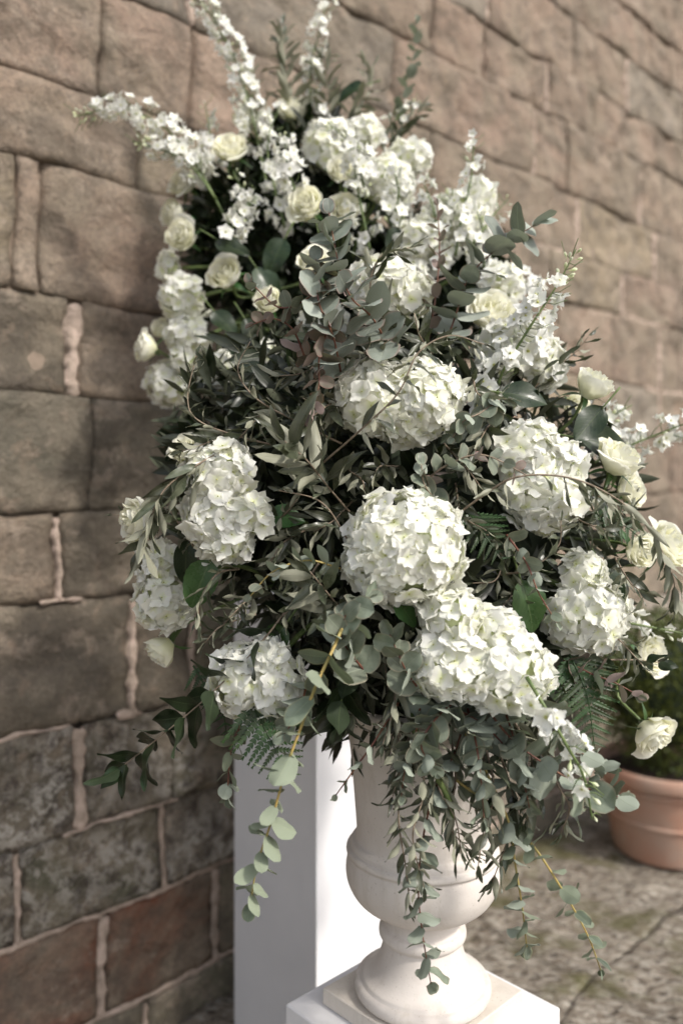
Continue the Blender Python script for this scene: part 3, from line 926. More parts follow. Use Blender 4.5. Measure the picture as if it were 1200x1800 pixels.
def hydrangea(label, z, lobes, seed, group='white hydrangea heads', spacing=0.0200, fl=0.0186):
    """lobes: (px, py, rx, ry[, dz]) ellipsoids in the photograph's pixels, at depth z"""
    R = random.Random(seed)
    E = []
    for lb in lobes:
        px, py, rx, ry = lb[:4]
        zz = z + (lb[4] if len(lb) > 4 else 0)
        c = P(px, py, zz)
        k = zz / F
        a, b = (rx - 9) * k, (ry - 9) * k
        E.append((c, Vector((a, (a + b) / 2 * 0.95, b))))
    cen = sum((e[0] for e in E), Vector()) / len(E)
    inward = (core_of(z) - cen)
    inward = inward.normalized() if inward.length > 0.02 else Vector((0, 1, 0))
    t = thing('hydrangea', label, 'hydrangea', cen + inward * 0.03, group)
    V, Fc = [], []
    for (c, e) in E:
        bm = bmesh.new(); bmesh.ops.create_icosphere(bm, subdivisions=2, radius=1)
        b = len(V)
        for v in bm.verts:
            d = v.co
            q = 0.80 + 0.06 * noise.noise(d * 3 + c * 10)
            V.append(c + Vector((d.x * e.x * q, d.y * e.y * q, d.z * e.z * q)))
        bm.verts.ensure_lookup_table()
        for f in bm.faces: Fc.append(tuple(b + v.index for v in f.verts))
        bm.free()
    put('flower_core', new_mesh('flower_core', V, Fc, M_CORE), t)
    pts = []
    for li, (c, e) in enumerate(E):
        rr = (e.x + e.y + e.z) / 3
        n = int(4 * pi * rr * rr / (spacing * spacing * 0.866))
        off = R.uniform(0, 6)
        for k in range(n):
            zc = 1 - 2 * (k + 0.5) / n
            a = k * 2.39996 + off
            rxy = sqrt(1 - zc * zc)
            d = Vector((rxy * cos(a), rxy * sin(a), zc)) + rvec(R) * 0.10
            d.normalize()
            if d.dot(inward) > 0.62: continue
            q = 1 + 0.17 * noise.noise(d * 3.1 + c * 13) + R.uniform(-0.10, 0.06)
            p = c + Vector((d.x * e.x * q, d.y * e.y * q, d.z * e.z * q))
            if any(li != lj and ((Vector(((p.x - c2.x) / e2.x, (p.y - c2.y) / e2.y, (p.z - c2.z) / e2.z))).length < 0.88) for lj, (c2, e2) in enumerate(E)):
                continue
            nn = Vector((d.x / e.x, d.y / e.y, d.z / e.z)).normalized()
            pts.append((p, nn))
    R.shuffle(pts)
    for (p, nn) in pts[:300]:
        nn = (nn + rvec(R) * 0.36).normalized()
        spin = rvec(R)
        put('floret', R.choice(FL_HYD), t, frame(p, spin.cross(nn), nn, fl * R.uniform(0.82, 1.14)))
    add_tube('stem', spline([cen + inward * 0.03, cen + inward * 0.12, cen + inward * 0.2 + Vector((0, 0, -0.05))], 0.02), 0.004, 0.004, M_GSTEM, t)
    return t

def rose(label, px, py, r, z, face, kind=1, seed=0, stem_to=None, group='cream roses'):
    """face: direction the flower opens to, as (right, up, towards camera)"""
    R = random.Random(seed + 900)
    c = P(px, py, z)
    rad = r * z / F
    ax = Vector((face[0], -face[2], face[1])).normalized()
    sc = rad / 0.86
    base = c - ax * sc * 0.55
    t = thing('rose', label, 'rose', base, group)
    Mx = frame(base, ax.orthogonal(), ax, sc) @ Matrix.Rotation(R.uniform(0, 6.28), 4, 'Z')
    for me in ROSES[kind]:
        put('petal', me, t, Mx)
    for k in range(5):
        a = 2 * pi * k / 5 + 0.3
        d = Mx.to_3x3() @ Vector((cos(a), sin(a), 0))
        d.normalize()
        put('sepal', L_SEPAL, t, frame(base + d * sc * 0.12, (d * 0.9 + ax * R.uniform(-0.5, 0.8)), ax, sc * R.uniform(0.75, 1.0)))
    hip = [base - ax * sc * 0.10, base + ax * sc * 0.04]
    add_tube('hip', spline([base - ax * sc * 0.2, base - ax * sc * 0.05, base + ax * sc * 0.12], 0.004), sc * 0.09, sc * 0.26, M_GSTEM, t)
    end = stem_to if stem_to is not None else core_of(z)
    mid = base - ax * 0.06
    far = mid.lerp(end, 0.55)
    add_tube('stem', spline([base - ax * sc * 0.1, mid, far], 0.015), 0.0027, 0.003, M_GSTEM, t)
    return t

def spike(label, pts, seed, fsize=0.015, gap=0.013, start=0.0, bud_from=0.8, spread=0.030, group='white delphinium spikes', wmax=1.0, name='delphinium'):
    R = random.Random(seed)
    W3 = [P(*p) for p in pts]
    path = spline(W3, 0.006)
    t = thing(name, label, 'delphinium', W3[0], group)
    add_tube('stem', path[::2] + [path[-1]] if len(path) > 4 else path, 0.0028, 0.0010, M_GSTEM, t)
    n = len(path)
    total = n * 0.006
    cnt = int(total * (1 - start) / gap * 2.4)
    for k in range(cnt):
        f = start + (1 - start) * (k + R.random()) / cnt
        i = min(n - 2, int(f * (n - 1)))
        p = path[i]; tg = (path[i + 1] - path[i]).normalized()
        rad = rvec(R); rad -= tg * rad.dot(tg)
        if rad.length < 0.1: continue
        rad.normalize()
        taper = 1 - 0.45 * f
        q = p + rad * spread * taper * R.uniform(0.6, 1.15) + tg * 0.004
        ped = (rad + tg * 0.4).normalized()
        if f > bud_from or R.random() < 0.10:
            put('bud', BUD, t, frame(p + rad * spread * taper * 0.55, (rad + tg * 0.9).normalized(), tg.cross(rad), 0.0075 * R.uniform(0.8, 1.15) * (1.0 if f < 0.93 else 0.75)))
        else:
            fd = (rad + tg * R.uniform(0.0, 0.3) + rvec(R) * 0.35 + Vector((0, -0.25, 0))).normalized()
            put('floret', R.choice(FL_DEL), t, frame(q, rvec(R).cross(fd), fd, fsize * taper * R.uniform(0.8, 1.12)))
    # pedicels in one mesh
    V, Fc = [], []
    for k in range(cnt // 2):
        f = start + (1 - start) * (k + R.random()) / (cnt // 2)
        i = min(n - 2, int(f * (n - 1)))
        p = path[i]; tg = (path[i + 1] - path[i]).normalized()
        rad = rvec(R); rad -= tg * rad.dot(tg); rad.normalize()
        tube_data([p, p + (rad + tg * 0.3) * spread * 0.4, p + rad * spread * 0.8 + tg * spread * 0.55], 0.0008, 0.0006, 4, V, Fc)
    if V:
        o = put('pedicels', new_mesh('pedicels', V, Fc, M_GSTEM), t); o['kind'] = 'stuff'
    return t

def branch(name, label, cat, pts, leaves, leaf_px, seed, stem=M_TWIG, pair=True, gap=0.022, ang=0.9, droop=0.0, face=0.5, flip=0.25,
           r0=0.0017, r1=0.0007, taper=0.45, start=0.05, group=None, leafname='leaf', grow=0.0, terminal=True, jit=0.25, tdeg=90):
    """a stem through pts with leaves along it; face: how far leaves turn to look outwards (away from the arrangement)"""
    R = random.Random(seed)
    W3 = [P(*p) for p in pts]
    z = sum(p[2] for p in pts) / len(pts)
    path = spline(W3, 0.005)
    t = thing(name, label, cat, W3[0], group)
    add_tube('stem', path, r0, r1, stem, t, sides=6, knob=0.08)
    out0 = (W3[len(W3) // 2] - core_of(z))
    out0.y = min(out0.y, -0.12)
    out0.normalize()
    n = len(path)
    total = 0.005 * n
    L0 = leaf_px * z / F
    s = start * total
    node = 0
    th = R.uniform(0, pi)
    while s < total - 0.004:
        f = s / total
        i = min(n - 2, int(f * (n - 1)))
        p = path[i]; tg = (path[i + 1] - path[i]).normalized()
        a0 = tg.orthogonal().normalized(); b0 = tg.cross(a0)
        size = L0 * (1 - taper * f) * (1 + grow * sin(f * pi))
        th += radians(tdeg) if pair else radians(137)
        for m in range(2 if pair else 1):
            if R.random() < 0.07: continue
            a = th + m * pi + R.uniform(-jit, jit)
            rad = a0 * cos(a) + b0 * sin(a)
            ca = ang + R.uniform(-0.28, 0.28)
            d = (tg * cos(ca) + rad * sin(ca) + Vector((0, 0, -droop)) + rvec(R) * 0.12).normalized()
            nn = (tg * (1 - face) - rad * 0.25 * (1 - face) + out0 * face + rvec(R) * 0.35)
            if nn.length < 0.1: nn = out0
            if R.random() < flip: nn = -nn
            M = frame(p + d * r0, d, nn.normalized(), size * R.uniform(0.78, 1.15))
            put(leafname, R.choice(leaves), t, M)
        s += gap * (1 - 0.35 * f) * R.uniform(0.85, 1.15)
        node += 1
    if terminal:
        tg = (path[-1] - path[-3]).normalized()
        for m in range(2):
            put(leafname, R.choice(leaves), t, frame(path[-1], (tg + rvec(R) * 0.35), (out0 + rvec(R) * 0.5).normalized(), L0 * (1 - taper) * R.uniform(0.5, 0.9)))
    return t

def fern(label, pts, width_px, seed):
    R = random.Random(seed)
    W3 = [P(*p) for p in pts]
    path = spline(W3, 0.004)
    t = thing('fern_frond', label, 'fern', W3[0], 'dark fern fronds')
    add_tube('stem', path, 0.0016, 0.0006, M_FERN, t, sides=5)
    n = len(path)
    z = pts[0][2]
    for i in range(2, n - 1, 3):
        f = i / n
        tg = (path[i + 1] - path[i]).normalized()
        out0 = Vector((0.1, -1, 0.35)).normalized()
        side = tg.cross(out0).normalized()
        ln = width_px * z / F * (1 - f) ** 0.7 + 0.006
        for sgn in (-1, 1):
            d = (side * sgn + tg * 0.55 + rvec(R) * 0.06).normalized()
            put('pinna', L_PINNA, t, frame(path[i], d, (out0 + rvec(R) * 0.15).normalized(), ln))
    return t

def big_leaf(label, px, py, z, dirpx, length_px, leaves, nrm=(0.1, -1, 0.5), name='broad_leaf', cat='leaf', seed=0, group=None):
    d = Vector((dirpx[0], dirpx[2] if len(dirpx) > 2 else -0.1, -dirpx[1])).normalized()
    b = P(px, py, z)
    t = thing(name, label, cat, b, group)
    put('blade', leaves[seed % len(leaves)], t, frame(b, d, Vector(nrm), length_px * z / F))
    add_tube('leaf_stalk', spline([b - d * 0.04, b - d * 0.02, b + d * 0.004], 0.01), 0.0018, 0.0012, M_GSTEM, t)
    return t

# ------------------------------------------------------------------ inner foliage masses and added dark cores
def add_core(name, label, lobes):  # added dark core that deepens the shade inside the flowers
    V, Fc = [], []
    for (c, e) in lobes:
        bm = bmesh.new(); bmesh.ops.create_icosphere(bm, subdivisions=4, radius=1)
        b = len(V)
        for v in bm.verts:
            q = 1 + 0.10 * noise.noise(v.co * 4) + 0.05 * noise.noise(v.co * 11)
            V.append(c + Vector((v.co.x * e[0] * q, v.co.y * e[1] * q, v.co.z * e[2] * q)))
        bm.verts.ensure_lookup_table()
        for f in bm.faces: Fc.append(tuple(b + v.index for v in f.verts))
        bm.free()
    o = put(name, new_mesh(name, V, Fc, M_DARKCORE), None)
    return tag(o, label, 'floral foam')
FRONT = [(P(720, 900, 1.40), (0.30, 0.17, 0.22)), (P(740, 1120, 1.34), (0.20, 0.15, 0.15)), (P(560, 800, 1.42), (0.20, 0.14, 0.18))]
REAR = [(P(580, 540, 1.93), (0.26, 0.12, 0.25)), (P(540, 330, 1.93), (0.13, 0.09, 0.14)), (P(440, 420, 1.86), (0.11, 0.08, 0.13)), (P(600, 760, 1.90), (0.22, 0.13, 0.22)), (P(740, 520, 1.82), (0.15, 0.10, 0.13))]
add_core('dark_core', 'added dark green core deepening the shade inside the front flowers', [(c, tuple(x * 0.9 for x in e)) for c, e in FRONT])
add_core('dark_core', 'added dark green core deepening the shade inside the rear flowers', [(c, tuple(x * 0.9 for x in e)) for c, e in REAR])

def fill(name, label, lobes, n, seed, lmin, lmax, mat, wd, reach=1.28):
    R = random.Random(seed)
    V, Fc, UV = [], [], []
    prof = [(0, .02), (.25, .8), (.55, 1.0), (.8, .6), (1, .03)]
    for q in range(n):
        c, e = R.choice(lobes)
        d = rvec(R)
        if d.y > 0.35: continue
        k = R.uniform(0.93, reach) * (1 + 0.1 * noise.noise(d * 3))
        p = c + Vector((d.x * e[0] * k, d.y * e[1] * k, d.z * e[2] * k))
        M = frame(p, d * 0.7 + rvec(R) + Vector((0, 0, -0.1)), d + rvec(R) * 0.9, R.uniform(lmin, lmax))
        w = wd * R.uniform(0.8, 1.2); cu = R.uniform(-0.1, 0.35)
        b = len(V)
        for (v, ww) in prof:
            for u in (-1, 0, 1):
                V.append(M @ Vector((u * w * ww, v, abs(u) * 0.05 * ww - cu * v * v))); UV.append(((u + 1) / 2, v))
        for j in range(4):
            for i in range(2):
                s = b + j * 3 + i
                Fc.append((s, s + 1, s + 4, s + 3))
    o = put(name, new_mesh(name, V, Fc, mat, UV), None)
    return tag(o, label, 'foliage', kind='stuff')
fill('inner_foliage', 'dense olive foliage darkened for shade filling the front arrangement between the blooms', FRONT, 4600, 3, 0.045, 0.075, M_FILL, 0.12)
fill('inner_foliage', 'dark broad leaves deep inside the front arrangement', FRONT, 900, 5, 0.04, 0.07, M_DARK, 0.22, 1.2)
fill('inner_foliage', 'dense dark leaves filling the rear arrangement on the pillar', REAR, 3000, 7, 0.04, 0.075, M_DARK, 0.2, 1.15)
fill('inner_foliage', 'narrow grey green leaves darkened for shade filling the rear arrangement', REAR, 1500, 9, 0.045, 0.07, M_FILL, 0.12, 1.2)

# ------------------------------------------------------------------ hydrangeas
hydrangea('broad white hydrangea head behind the arching olive twig, upper middle of front flowers', 1.15, [(660, 700, 78, 70), (740, 705, 74, 76), (715, 745, 60, 42)], 1)
hydrangea('round creamy hydrangea head in the very centre of the front flowers', 1.08, [(713, 965, 106, 104), (665, 985, 62, 66, -0.01)], 2)
hydrangea('tall lumpy white hydrangea head with a notch, left of the front flowers', 1.14, [(390, 832, 66, 58), (380, 905, 62, 66), (440, 905, 46, 40, -0.01), (400, 950, 58, 44)], 3)
hydrangea('white hydrangea head hanging at the lower left above the drooping rose bud', 1.25, [(280, 990, 44, 42), (292, 1055, 56, 56)], 4)
hydrangea('small creamy hydrangea head lowest on the left in front of the white pillar', 1.12, [(430, 1195, 64, 64), (480, 1200, 60, 78), (470, 1155, 46, 40)], 5)
hydrangea('largest white hydrangea head, two lobed, lowest in the middle above the urn', 1.06, [(795, 1085, 56, 56), (800, 1165, 84, 70), (885, 1180, 86, 72), (870, 1110, 50, 48)], 6, spacing=0.0215)
hydrangea('white hydrangea head at the right below the drooping olive twig', 1.17, [(1030, 1080, 76, 72), (1022, 1012, 44, 44)], 7)
hydrangea('tall white hydrangea head right of centre behind the hanging olive leaves', 1.17, [(925, 800, 62, 64), (955, 870, 76, 72), (985, 820, 46, 50)], 8)
hydrangea('soft focus white hydrangea head behind the delphinium at the upper right', 1.33, [(905, 615, 74, 58), (945, 640, 52, 54), (865, 655, 40, 40)], 9)
hydrangea('white hydrangea head behind the silver eucalyptus tip above centre', 1.36, [(690, 520, 72, 60), (650, 500, 44, 46)], 10)
hydrangea('blurred hydrangea head on the far left rim below the white rose', 1.72, [(325, 525, 50, 46)], 11, spacing=0.024, fl=0.019)
hydrangea('blurred bright hydrangea head below another on the left rim', 1.70, [(335, 590, 46, 40), (325, 630, 32, 34)], 12, spacing=0.024, fl=0.019)
hydrangea('lowest blurred hydrangea head on the left rim against the dark wall', 1.74, [(300, 672, 48, 46)], 13, spacing=0.024, fl=0.019)
hydrangea('smallest blurred hydrangea head at the left edge above two others', 1.78, [(297, 470, 28, 32)], 14, spacing=0.024, fl=0.019)
hydrangea('greenish white hydrangea head behind the dark olive twigs at left', 1.45, [(395, 665, 52, 48), (465, 640, 50, 44)], 15, spacing=0.022)
hydrangea('blurred white hydrangea head near the top of the rear flowers', 1.78, [(580, 262, 54, 58), (640, 235, 38, 34)], 16, spacing=0.024, fl=0.019)
hydrangea('blurred white hydrangea head in the middle of the rear flowers', 1.72, [(675, 325, 58, 52)], 17, spacing=0.024, fl=0.019)
hydrangea('blurred hydrangea head on the right slope of the rear flowers', 1.76, [(718, 278, 48, 34)], 18, spacing=0.024, fl=0.019)
hydrangea('blurred hydrangea head low on the right slope of the rear flowers', 1.68, [(800, 385, 62, 52), (840, 350, 34, 40)], 19, spacing=0.024, fl=0.019)
hydrangea('pale hydrangea head half hidden behind the eucalyptus tip', 1.42, [(570, 575, 46, 50)], 20, spacing=0.022)
hydrangea('blurred hydrangea head right of the big eucalyptus leaves', 1.52, [(880, 500, 44, 42)], 21, spacing=0.023)
hydrangea('blurred hydrangea head low in the rear flowers behind the reddish twig', 1.62, [(735, 425, 50, 42)], 22, spacing=0.023)

# ------------------------------------------------------------------ roses
rose('cream rose opening upwards at the upper right against the wall', 1041, 678, 37, 1.25, (0.45, 0.75, 0.35), 0, 1)
rose('large cream rose at the right rim below the dark leaf', 1086, 808, 40, 1.22, (0.35, 0.75, 0.45), 1, 2)
rose('cream rose partly hidden below the large rose at the right rim', 1106, 862, 31, 1.30, (0.6, 0.1, 0.6), 1, 3)
rose('greenish rose bud behind the hanging olive leaves at right', 1122, 966, 33, 1.24, (0.3, -0.1, 0.8), 0, 4)
rose('open ruffled cream rose cut by the right edge of the picture', 1172, 958, 40, 1.30, (0.5, 0.4, 0.6), 2, 5)
rose('cream rose hanging downwards in front of the green box shrub', 1146, 1290, 36, 1.25, (0.35, -0.45, 0.55), 2, 6, stem_to=P(1090, 1150, 1.3))
rose('blurred cream rose behind dark twigs above the box shrub', 1140, 1152, 32, 1.34, (0.4, 0.2, 0.7), 1, 7)
rose('large cream rose on the left rim behind drooping olive leaves', 243, 915, 41, 1.22, (-0.75, 0.0, 0.5), 1, 8)
rose('cream rose bud hanging on the lower left over the wall', 285, 1142, 32, 1.26, (-0.55, -0.5, 0.4), 0, 9)
rose('greenish cream rose at left above the tall hydrangea', 331, 792, 30, 1.32, (-0.2, 0.4, 0.7), 1, 10)
rose('blurred cream rose left of the silver eucalyptus tip', 540, 361, 31, 1.62, (-0.3, 0.2, 0.9), 1, 11)
rose('blurred cream rose just right of its twin behind the eucalyptus tip', 606, 367, 26, 1.64, (0.2, 0.2, 0.9), 1, 12)
rose('blurred pale rose above the left hydrangeas', 396, 484, 31, 1.62, (-0.3, 0.3, 0.8), 1, 13)
rose('blurred rose on the left rim, lower of a touching pair', 321, 416, 28, 1.72, (-0.3, 0.0, 0.8), 1, 14)
rose('blurred rose on the left rim, upper of a touching pair', 305, 376, 26, 1.76, (-0.6, 0.1, 0.6), 0, 15)
rose('blurred cream rose in the upper left among the delphiniums', 406, 262, 30, 1.74, (-0.1, 0.5, 0.8), 1, 16)
rose('blurred rose bud sticking out left over the dark wall', 257, 612, 27, 1.68, (-0.8, 0.1, 0.4), 1, 17)
rose('yellow green rose highest in the rear flowers', 511, 195, 29, 1.86, (0.0, 0.6, 0.6), 0, 18)
rose('blurred rose at the foot of the left pointing delphinium', 322, 322, 25, 1.74, (-0.5, 0.3, 0.7), 1, 19)
rose('large blurred cream rose under the right eucalyptus leaves', 866, 552, 44, 1.42, (0.1, 0.5, 0.8), 1, 20)
rose('half hidden cream rose left of the eucalyptus tip', 472, 531, 27, 1.50, (-0.2, 0.2, 0.9), 0, 21)
rose('half hidden cream rose behind the eucalyptus tip leaves', 552, 462, 28, 1.52, (0.0, 0.5, 0.8), 1, 22)
rose('blurred rose among the rear hydrangeas', 598, 300, 24, 1.70, (0.0, 0.2, 0.9), 1, 23)
rose('blurred green rose bud at the left behind the rim hydrangeas', 285, 578, 20, 1.74, (-0.3, 0.3, 0.8), 0, 24)
rose('small blurred rose at the top left of the rear flowers', 428, 212, 22, 1.80, (-0.2, 0.6, 0.6), 0, 25)
rose('small blurred rose behind the dark leaf at upper right', 1010, 715, 26, 1.36, (0.2, 0.2, 0.9), 0, 26)

# ------------------------------------------------------------------ delphinium spikes
spike('tall delphinium spike leaving the top of the picture at left', [(470, 330, 1.76), (440, 190, 1.78), (415, 110, 1.79), (385, 50, 1.8), (335, -25, 1.8)], 1, fsize=0.0175, gap=0.0080, start=0.2, bud_from=2, spread=0.036)
spike('long delphinium spike arching out to the far left over the wall', [(400, 390, 1.70), (345, 290, 1.71), (290, 225, 1.70), (215, 190, 1.69), (130, 205, 1.68)], 2, fsize=0.0175, gap=0.0078, start=0.25, bud_from=0.90, spread=0.036)
spike('shorter delphinium spike under the long one at far left', [(380, 350, 1.70), (330, 285, 1.69), (280, 262, 1.68), (232, 248, 1.67)], 3, fsize=0.0165, gap=0.0095, start=0.25, bud_from=0.85, spread=0.034)
spike('slim delphinium spike leaving the top of the picture in the middle', [(550, 240, 1.86), (545, 130, 1.87), (560, 60, 1.88), (580, -20, 1.88)], 4, fsize=0.018, gap=0.015, start=0.1, bud_from=2)
spike('delphinium spike standing upright above the cream rose pair', [(650, 440, 1.62), (630, 340, 1.62), (618, 270, 1.62), (605, 222, 1.62)], 5, fsize=0.014, gap=0.017, bud_from=0.85)
spike('delphinium spike standing highest on the right slope of rear flowers', [(800, 450, 1.60), (812, 380, 1.60), (828, 310, 1.60), (832, 240, 1.60)], 6, fsize=0.018, gap=0.020, bud_from=2)
spike('sharp delphinium spike with green bud tip at upper right', [(868, 720, 1.26), (880, 660, 1.25), (918, 595, 1.24), (960, 530, 1.24), (985, 490, 1.24), (1012, 438, 1.24)], 7, fsize=0.021, gap=0.011, bud_from=0.80, spread=0.033)
spike('blurred delphinium spike reaching out of the right edge', [(1010, 830, 1.42), (1080, 795, 1.44), (1150, 765, 1.45), (1230, 735, 1.46)], 8, fsize=0.020, gap=0.012, start=0.2, bud_from=2, spread=0.036)
spike('short blurred delphinium spike above the one at right edge', [(1020, 770, 1.46), (1070, 735, 1.48), (1110, 712, 1.49)], 9, fsize=0.020, gap=0.012, start=0.2, bud_from=0.9)
spike('drooping delphinium spike hanging in front of the eucalyptus right of the urn', [(925, 1190, 1.00), (955, 1240, 0.98), (995, 1310, 0.97), (1025, 1365, 0.97), (1040, 1440, 0.98)], 10, fsize=0.0180, gap=0.022, start=0.08, bud_from=0.78, spread=0.024)
spike('delphinium spike running down through the upper left flowers', [(500, 400, 1.70), (480, 320, 1.70), (470, 250, 1.70), (490, 190, 1.72)], 11, fsize=0.017, gap=0.016, bud_from=2)
spike('delphinium spike in the white mass right of the upright one', [(770, 430, 1.60), (762, 370, 1.60), (740, 310, 1.62)], 12, fsize=0.018, gap=0.013, bud_from=2)
spike('short delphinium spike at the right edge above the box shrub', [(1080, 1090, 1.34), (1130, 1100, 1.35), (1210, 1115, 1.36)], 13, fsize=0.017, gap=0.024, start=0.3, bud_from=2)
spike('small budding delphinium sprig below the two rear roses', [(450, 380, 1.68), (425, 335, 1.68), (410, 300, 1.68)], 14, fsize=0.015, gap=0.018, bud_from=0.8)
spike('thin delphinium sprig at the top right of rear flowers', [(660, 260, 1.84), (700, 205, 1.85), (740, 180, 1.86)], 15, fsize=0.014, gap=0.018, bud_from=0.85)
spike('delphinium sprig on the right shoulder beside the eucalyptus leaves', [(830, 430, 1.58), (865, 380, 1.60), (893, 350, 1.62)], 16, fsize=0.015, gap=0.020, bud_from=0.8)

for k, (pts, wh) in enumerate([
        ([(640, 330), (620, 260), (575, 215)], 'at the crown of the rear flowers'), ([(690, 400), (700, 340), (690, 290)], 'between the rear hydrangeas'),
        ([(760, 470), (790, 400), (795, 330)], 'below the highest right spike'), ([(850, 480), (850, 420), (838, 370)], 'above the soft eucalyptus branch'),
        ([(720, 480), (712, 430), (700, 380)], 'low in the rear white mass'), ([(400, 420), (420, 380), (452, 345)], 'under the upper left rose'),
        ([(520, 340), (505, 290), (500, 235)], 'left of the topmost rear hydrangea'), ([(930, 520), (925, 500), (905, 470)], 'right of the soft eucalyptus leaves'),
        ([(380, 330), (370, 240), (360, 180)], 'behind the tall spike at upper left')]):
    zz = 1.62 if k != 8 else 1.8
    spike('dense white delphinium spike ' + wh, [(a, b, zz) for a, b in pts], 40 + k, fsize=0.018, gap=0.0105 if k != 8 else 0.02, bud_from=0.92)

# ------------------------------------------------------------------ eucalyptus
def euc(label, pts, px, seed, **kw):
    kw.setdefault('leaves', L_EUC); kw.setdefault('stem', M_RSTEM)
    lv = kw.pop('leaves')
    return branch('eucalyptus_branch', label, 'eucalyptus', pts, lv, px, seed, group='eucalyptus branches', **kw)
euc('silver eucalyptus tip with big round leaves standing up above centre', [(690, 625, 1.14), (655, 560, 1.10), (615, 520, 1.08), (592, 450, 1.07), (578, 372, 1.08)], 62, 1, gap=0.018, face=0.80, leaves=L_SILV, ang=1.15, taper=0.30)
euc('second silver eucalyptus tip rising beside the first', [(600, 660, 1.12), (585, 590, 1.08), (560, 530, 1.07), (555, 455, 1.08)], 58, 2, gap=0.020, face=0.80, leaves=L_SILV, ang=1.1, taper=0.35)
euc('thin red stemmed eucalyptus twig reaching left of the silver tip', [(600, 480, 1.10), (540, 525, 1.09), (490, 540, 1.08), (440, 496, 1.08)], 40, 3, gap=0.024, face=0.55, ang=1.1, leaves=L_EUC + L_EUCR)
euc('red stemmed twig of purplish leaves hanging under the silver tip', [(585, 560, 1.09), (562, 620, 1.08), (560, 680, 1.08), (545, 730, 1.08)], 44, 4, gap=0.020, face=0.45, ang=1.15, leaves=L_EUCR)
euc('reddish eucalyptus twig left of the purplish hanging leaves', [(540, 640, 1.12), (515, 580, 1.10), (480, 560, 1.10), (445, 570, 1.10)], 42, 5, gap=0.024, face=0.5, leaves=L_EUCR)
euc('soft eucalyptus branch with big leaves leaning right over the wall', [(770, 640, 1.32), (800, 555, 1.30), (822, 490, 1.29), (870, 440, 1.28), (940, 395, 1.27)], 60, 6, leaves=L_SILV, gap=0.024, face=0.8, ang=1.15, taper=0.2)
euc('dark red twig with small reddish leaves standing before the white flowers', [(750, 620, 1.32), (765, 520, 1.34), (772, 440, 1.35), (768, 360, 1.36)], 34, 7, gap=0.030, face=0.45, leaves=L_EUCR)
euc('blue green eucalyptus sprig between the two central hydrangeas', [(790, 910, 1.12), (765, 880, 1.09), (745, 850, 1.07), (740, 815, 1.07)], 44, 8, gap=0.022, face=0.6, stem=M_TWIG)
euc('long yellow stemmed eucalyptus branch hanging in front of the white pillar', [(612, 1075, 1.04), (590, 1130, 1.00), (553, 1210, 0.98), (530, 1275, 0.98), (503, 1350, 0.98), (478, 1440, 0.99), (452, 1520, 1.0), (440, 1590, 1.01)], 68, 9, gap=0.030, face=0.22, tdeg=55, ang=1.25, leaves=L_EUCY, stem=M_YSTEM, taper=0.48, r0=0.0023, r1=0.0011, droop=0.15)
euc('long yellow stemmed eucalyptus branch hanging far down right of the urn', [(760, 1340, 1.08), (820, 1385, 1.06), (880, 1425, 1.05), (935, 1485, 1.05), (985, 1560, 1.05), (1030, 1640, 1.06), (1055, 1705, 1.07)], 44, 10, gap=0.027, face=0.45, ang=1.25, leaves=L_EUCY, stem=M_YSTEM, taper=0.45, r0=0.0022, r1=0.0009)
euc('yellow stemmed eucalyptus branch hanging over the right side of the urn', [(775, 1225, 1.07), (830, 1310, 1.04), (865, 1380, 1.04), (895, 1450, 1.04), (905, 1520, 1.05), (918, 1600, 1.05), (925, 1665, 1.06)], 50, 11, gap=0.024, face=0.6, ang=1.25, leaves=L_EUC + L_EUCY, stem=M_YSTEM, taper=0.45, r0=0.0022, r1=0.0009)
euc('red stemmed eucalyptus branch hanging down the middle of the urn', [(785, 1330, 1.07), (760, 1400, 1.05), (742, 1480, 1.05), (735, 1560, 1.05), (742, 1640, 1.05), (757, 1730, 1.05)], 46, 12, gap=0.026, face=0.65, ang=1.2, leaves=L_EUC, stem=M_RSTEM, taper=0.25)
euc('purple stemmed eucalyptus branch with heart shaped leaves right of the urn', [(850, 1240, 1.07), (900, 1300, 1.03), (960, 1345, 1.02), (1030, 1385, 1.02), (1090, 1402, 1.03)], 66, 13, gap=0.026, face=0.72, ang=1.15, leaves=L_EUC, taper=0.3)
euc('broad leaved eucalyptus cluster just above the urn under the big hydrangea', [(770, 1230, 1.08), (850, 1275, 1.05), (900, 1330, 1.05), (930, 1385, 1.06)], 58, 14, gap=0.024, face=0.6, leaves=L_EUC, droop=0.2)
euc('thin eucalyptus twig with few small leaves before the left of the urn', [(700, 1235, 1.08), (660, 1300, 1.05), (628, 1345, 1.05), (590, 1398, 1.05)], 32, 15, gap=0.034, face=0.5)
euc('short eucalyptus tip hanging left of the white pillar', [(425, 1270, 1.12), (408, 1310, 1.11), (402, 1360, 1.11), (400, 1405, 1.11)], 42, 16, gap=0.024, face=0.7, leaves=L_EUC + L_EUCY)
euc('eucalyptus twig of small leaves pointing right under the right hydrangea', [(990, 1160, 1.14), (1040, 1185, 1.12), (1080, 1200, 1.11), (1120, 1222, 1.11)], 44, 17, gap=0.024, face=0.5, leaves=L_EUC + L_EUCR)
euc('eucalyptus twig with dull leaves crossing before the tall right hydrangea', [(740, 850, 1.10), (790, 815, 1.08), (850, 800, 1.07), (925, 835, 1.07)], 42, 18, gap=0.022, face=0.5, leaves=L_EUC + L_EUCR, stem=M_TWIG)
euc('blue green eucalyptus sprig right below the upper hydrangea', [(880, 700, 1.14), (845, 725, 1.11), (815, 740, 1.10), (795, 770, 1.10)], 44, 19, gap=0.020, face=0.5, stem=M_TWIG)
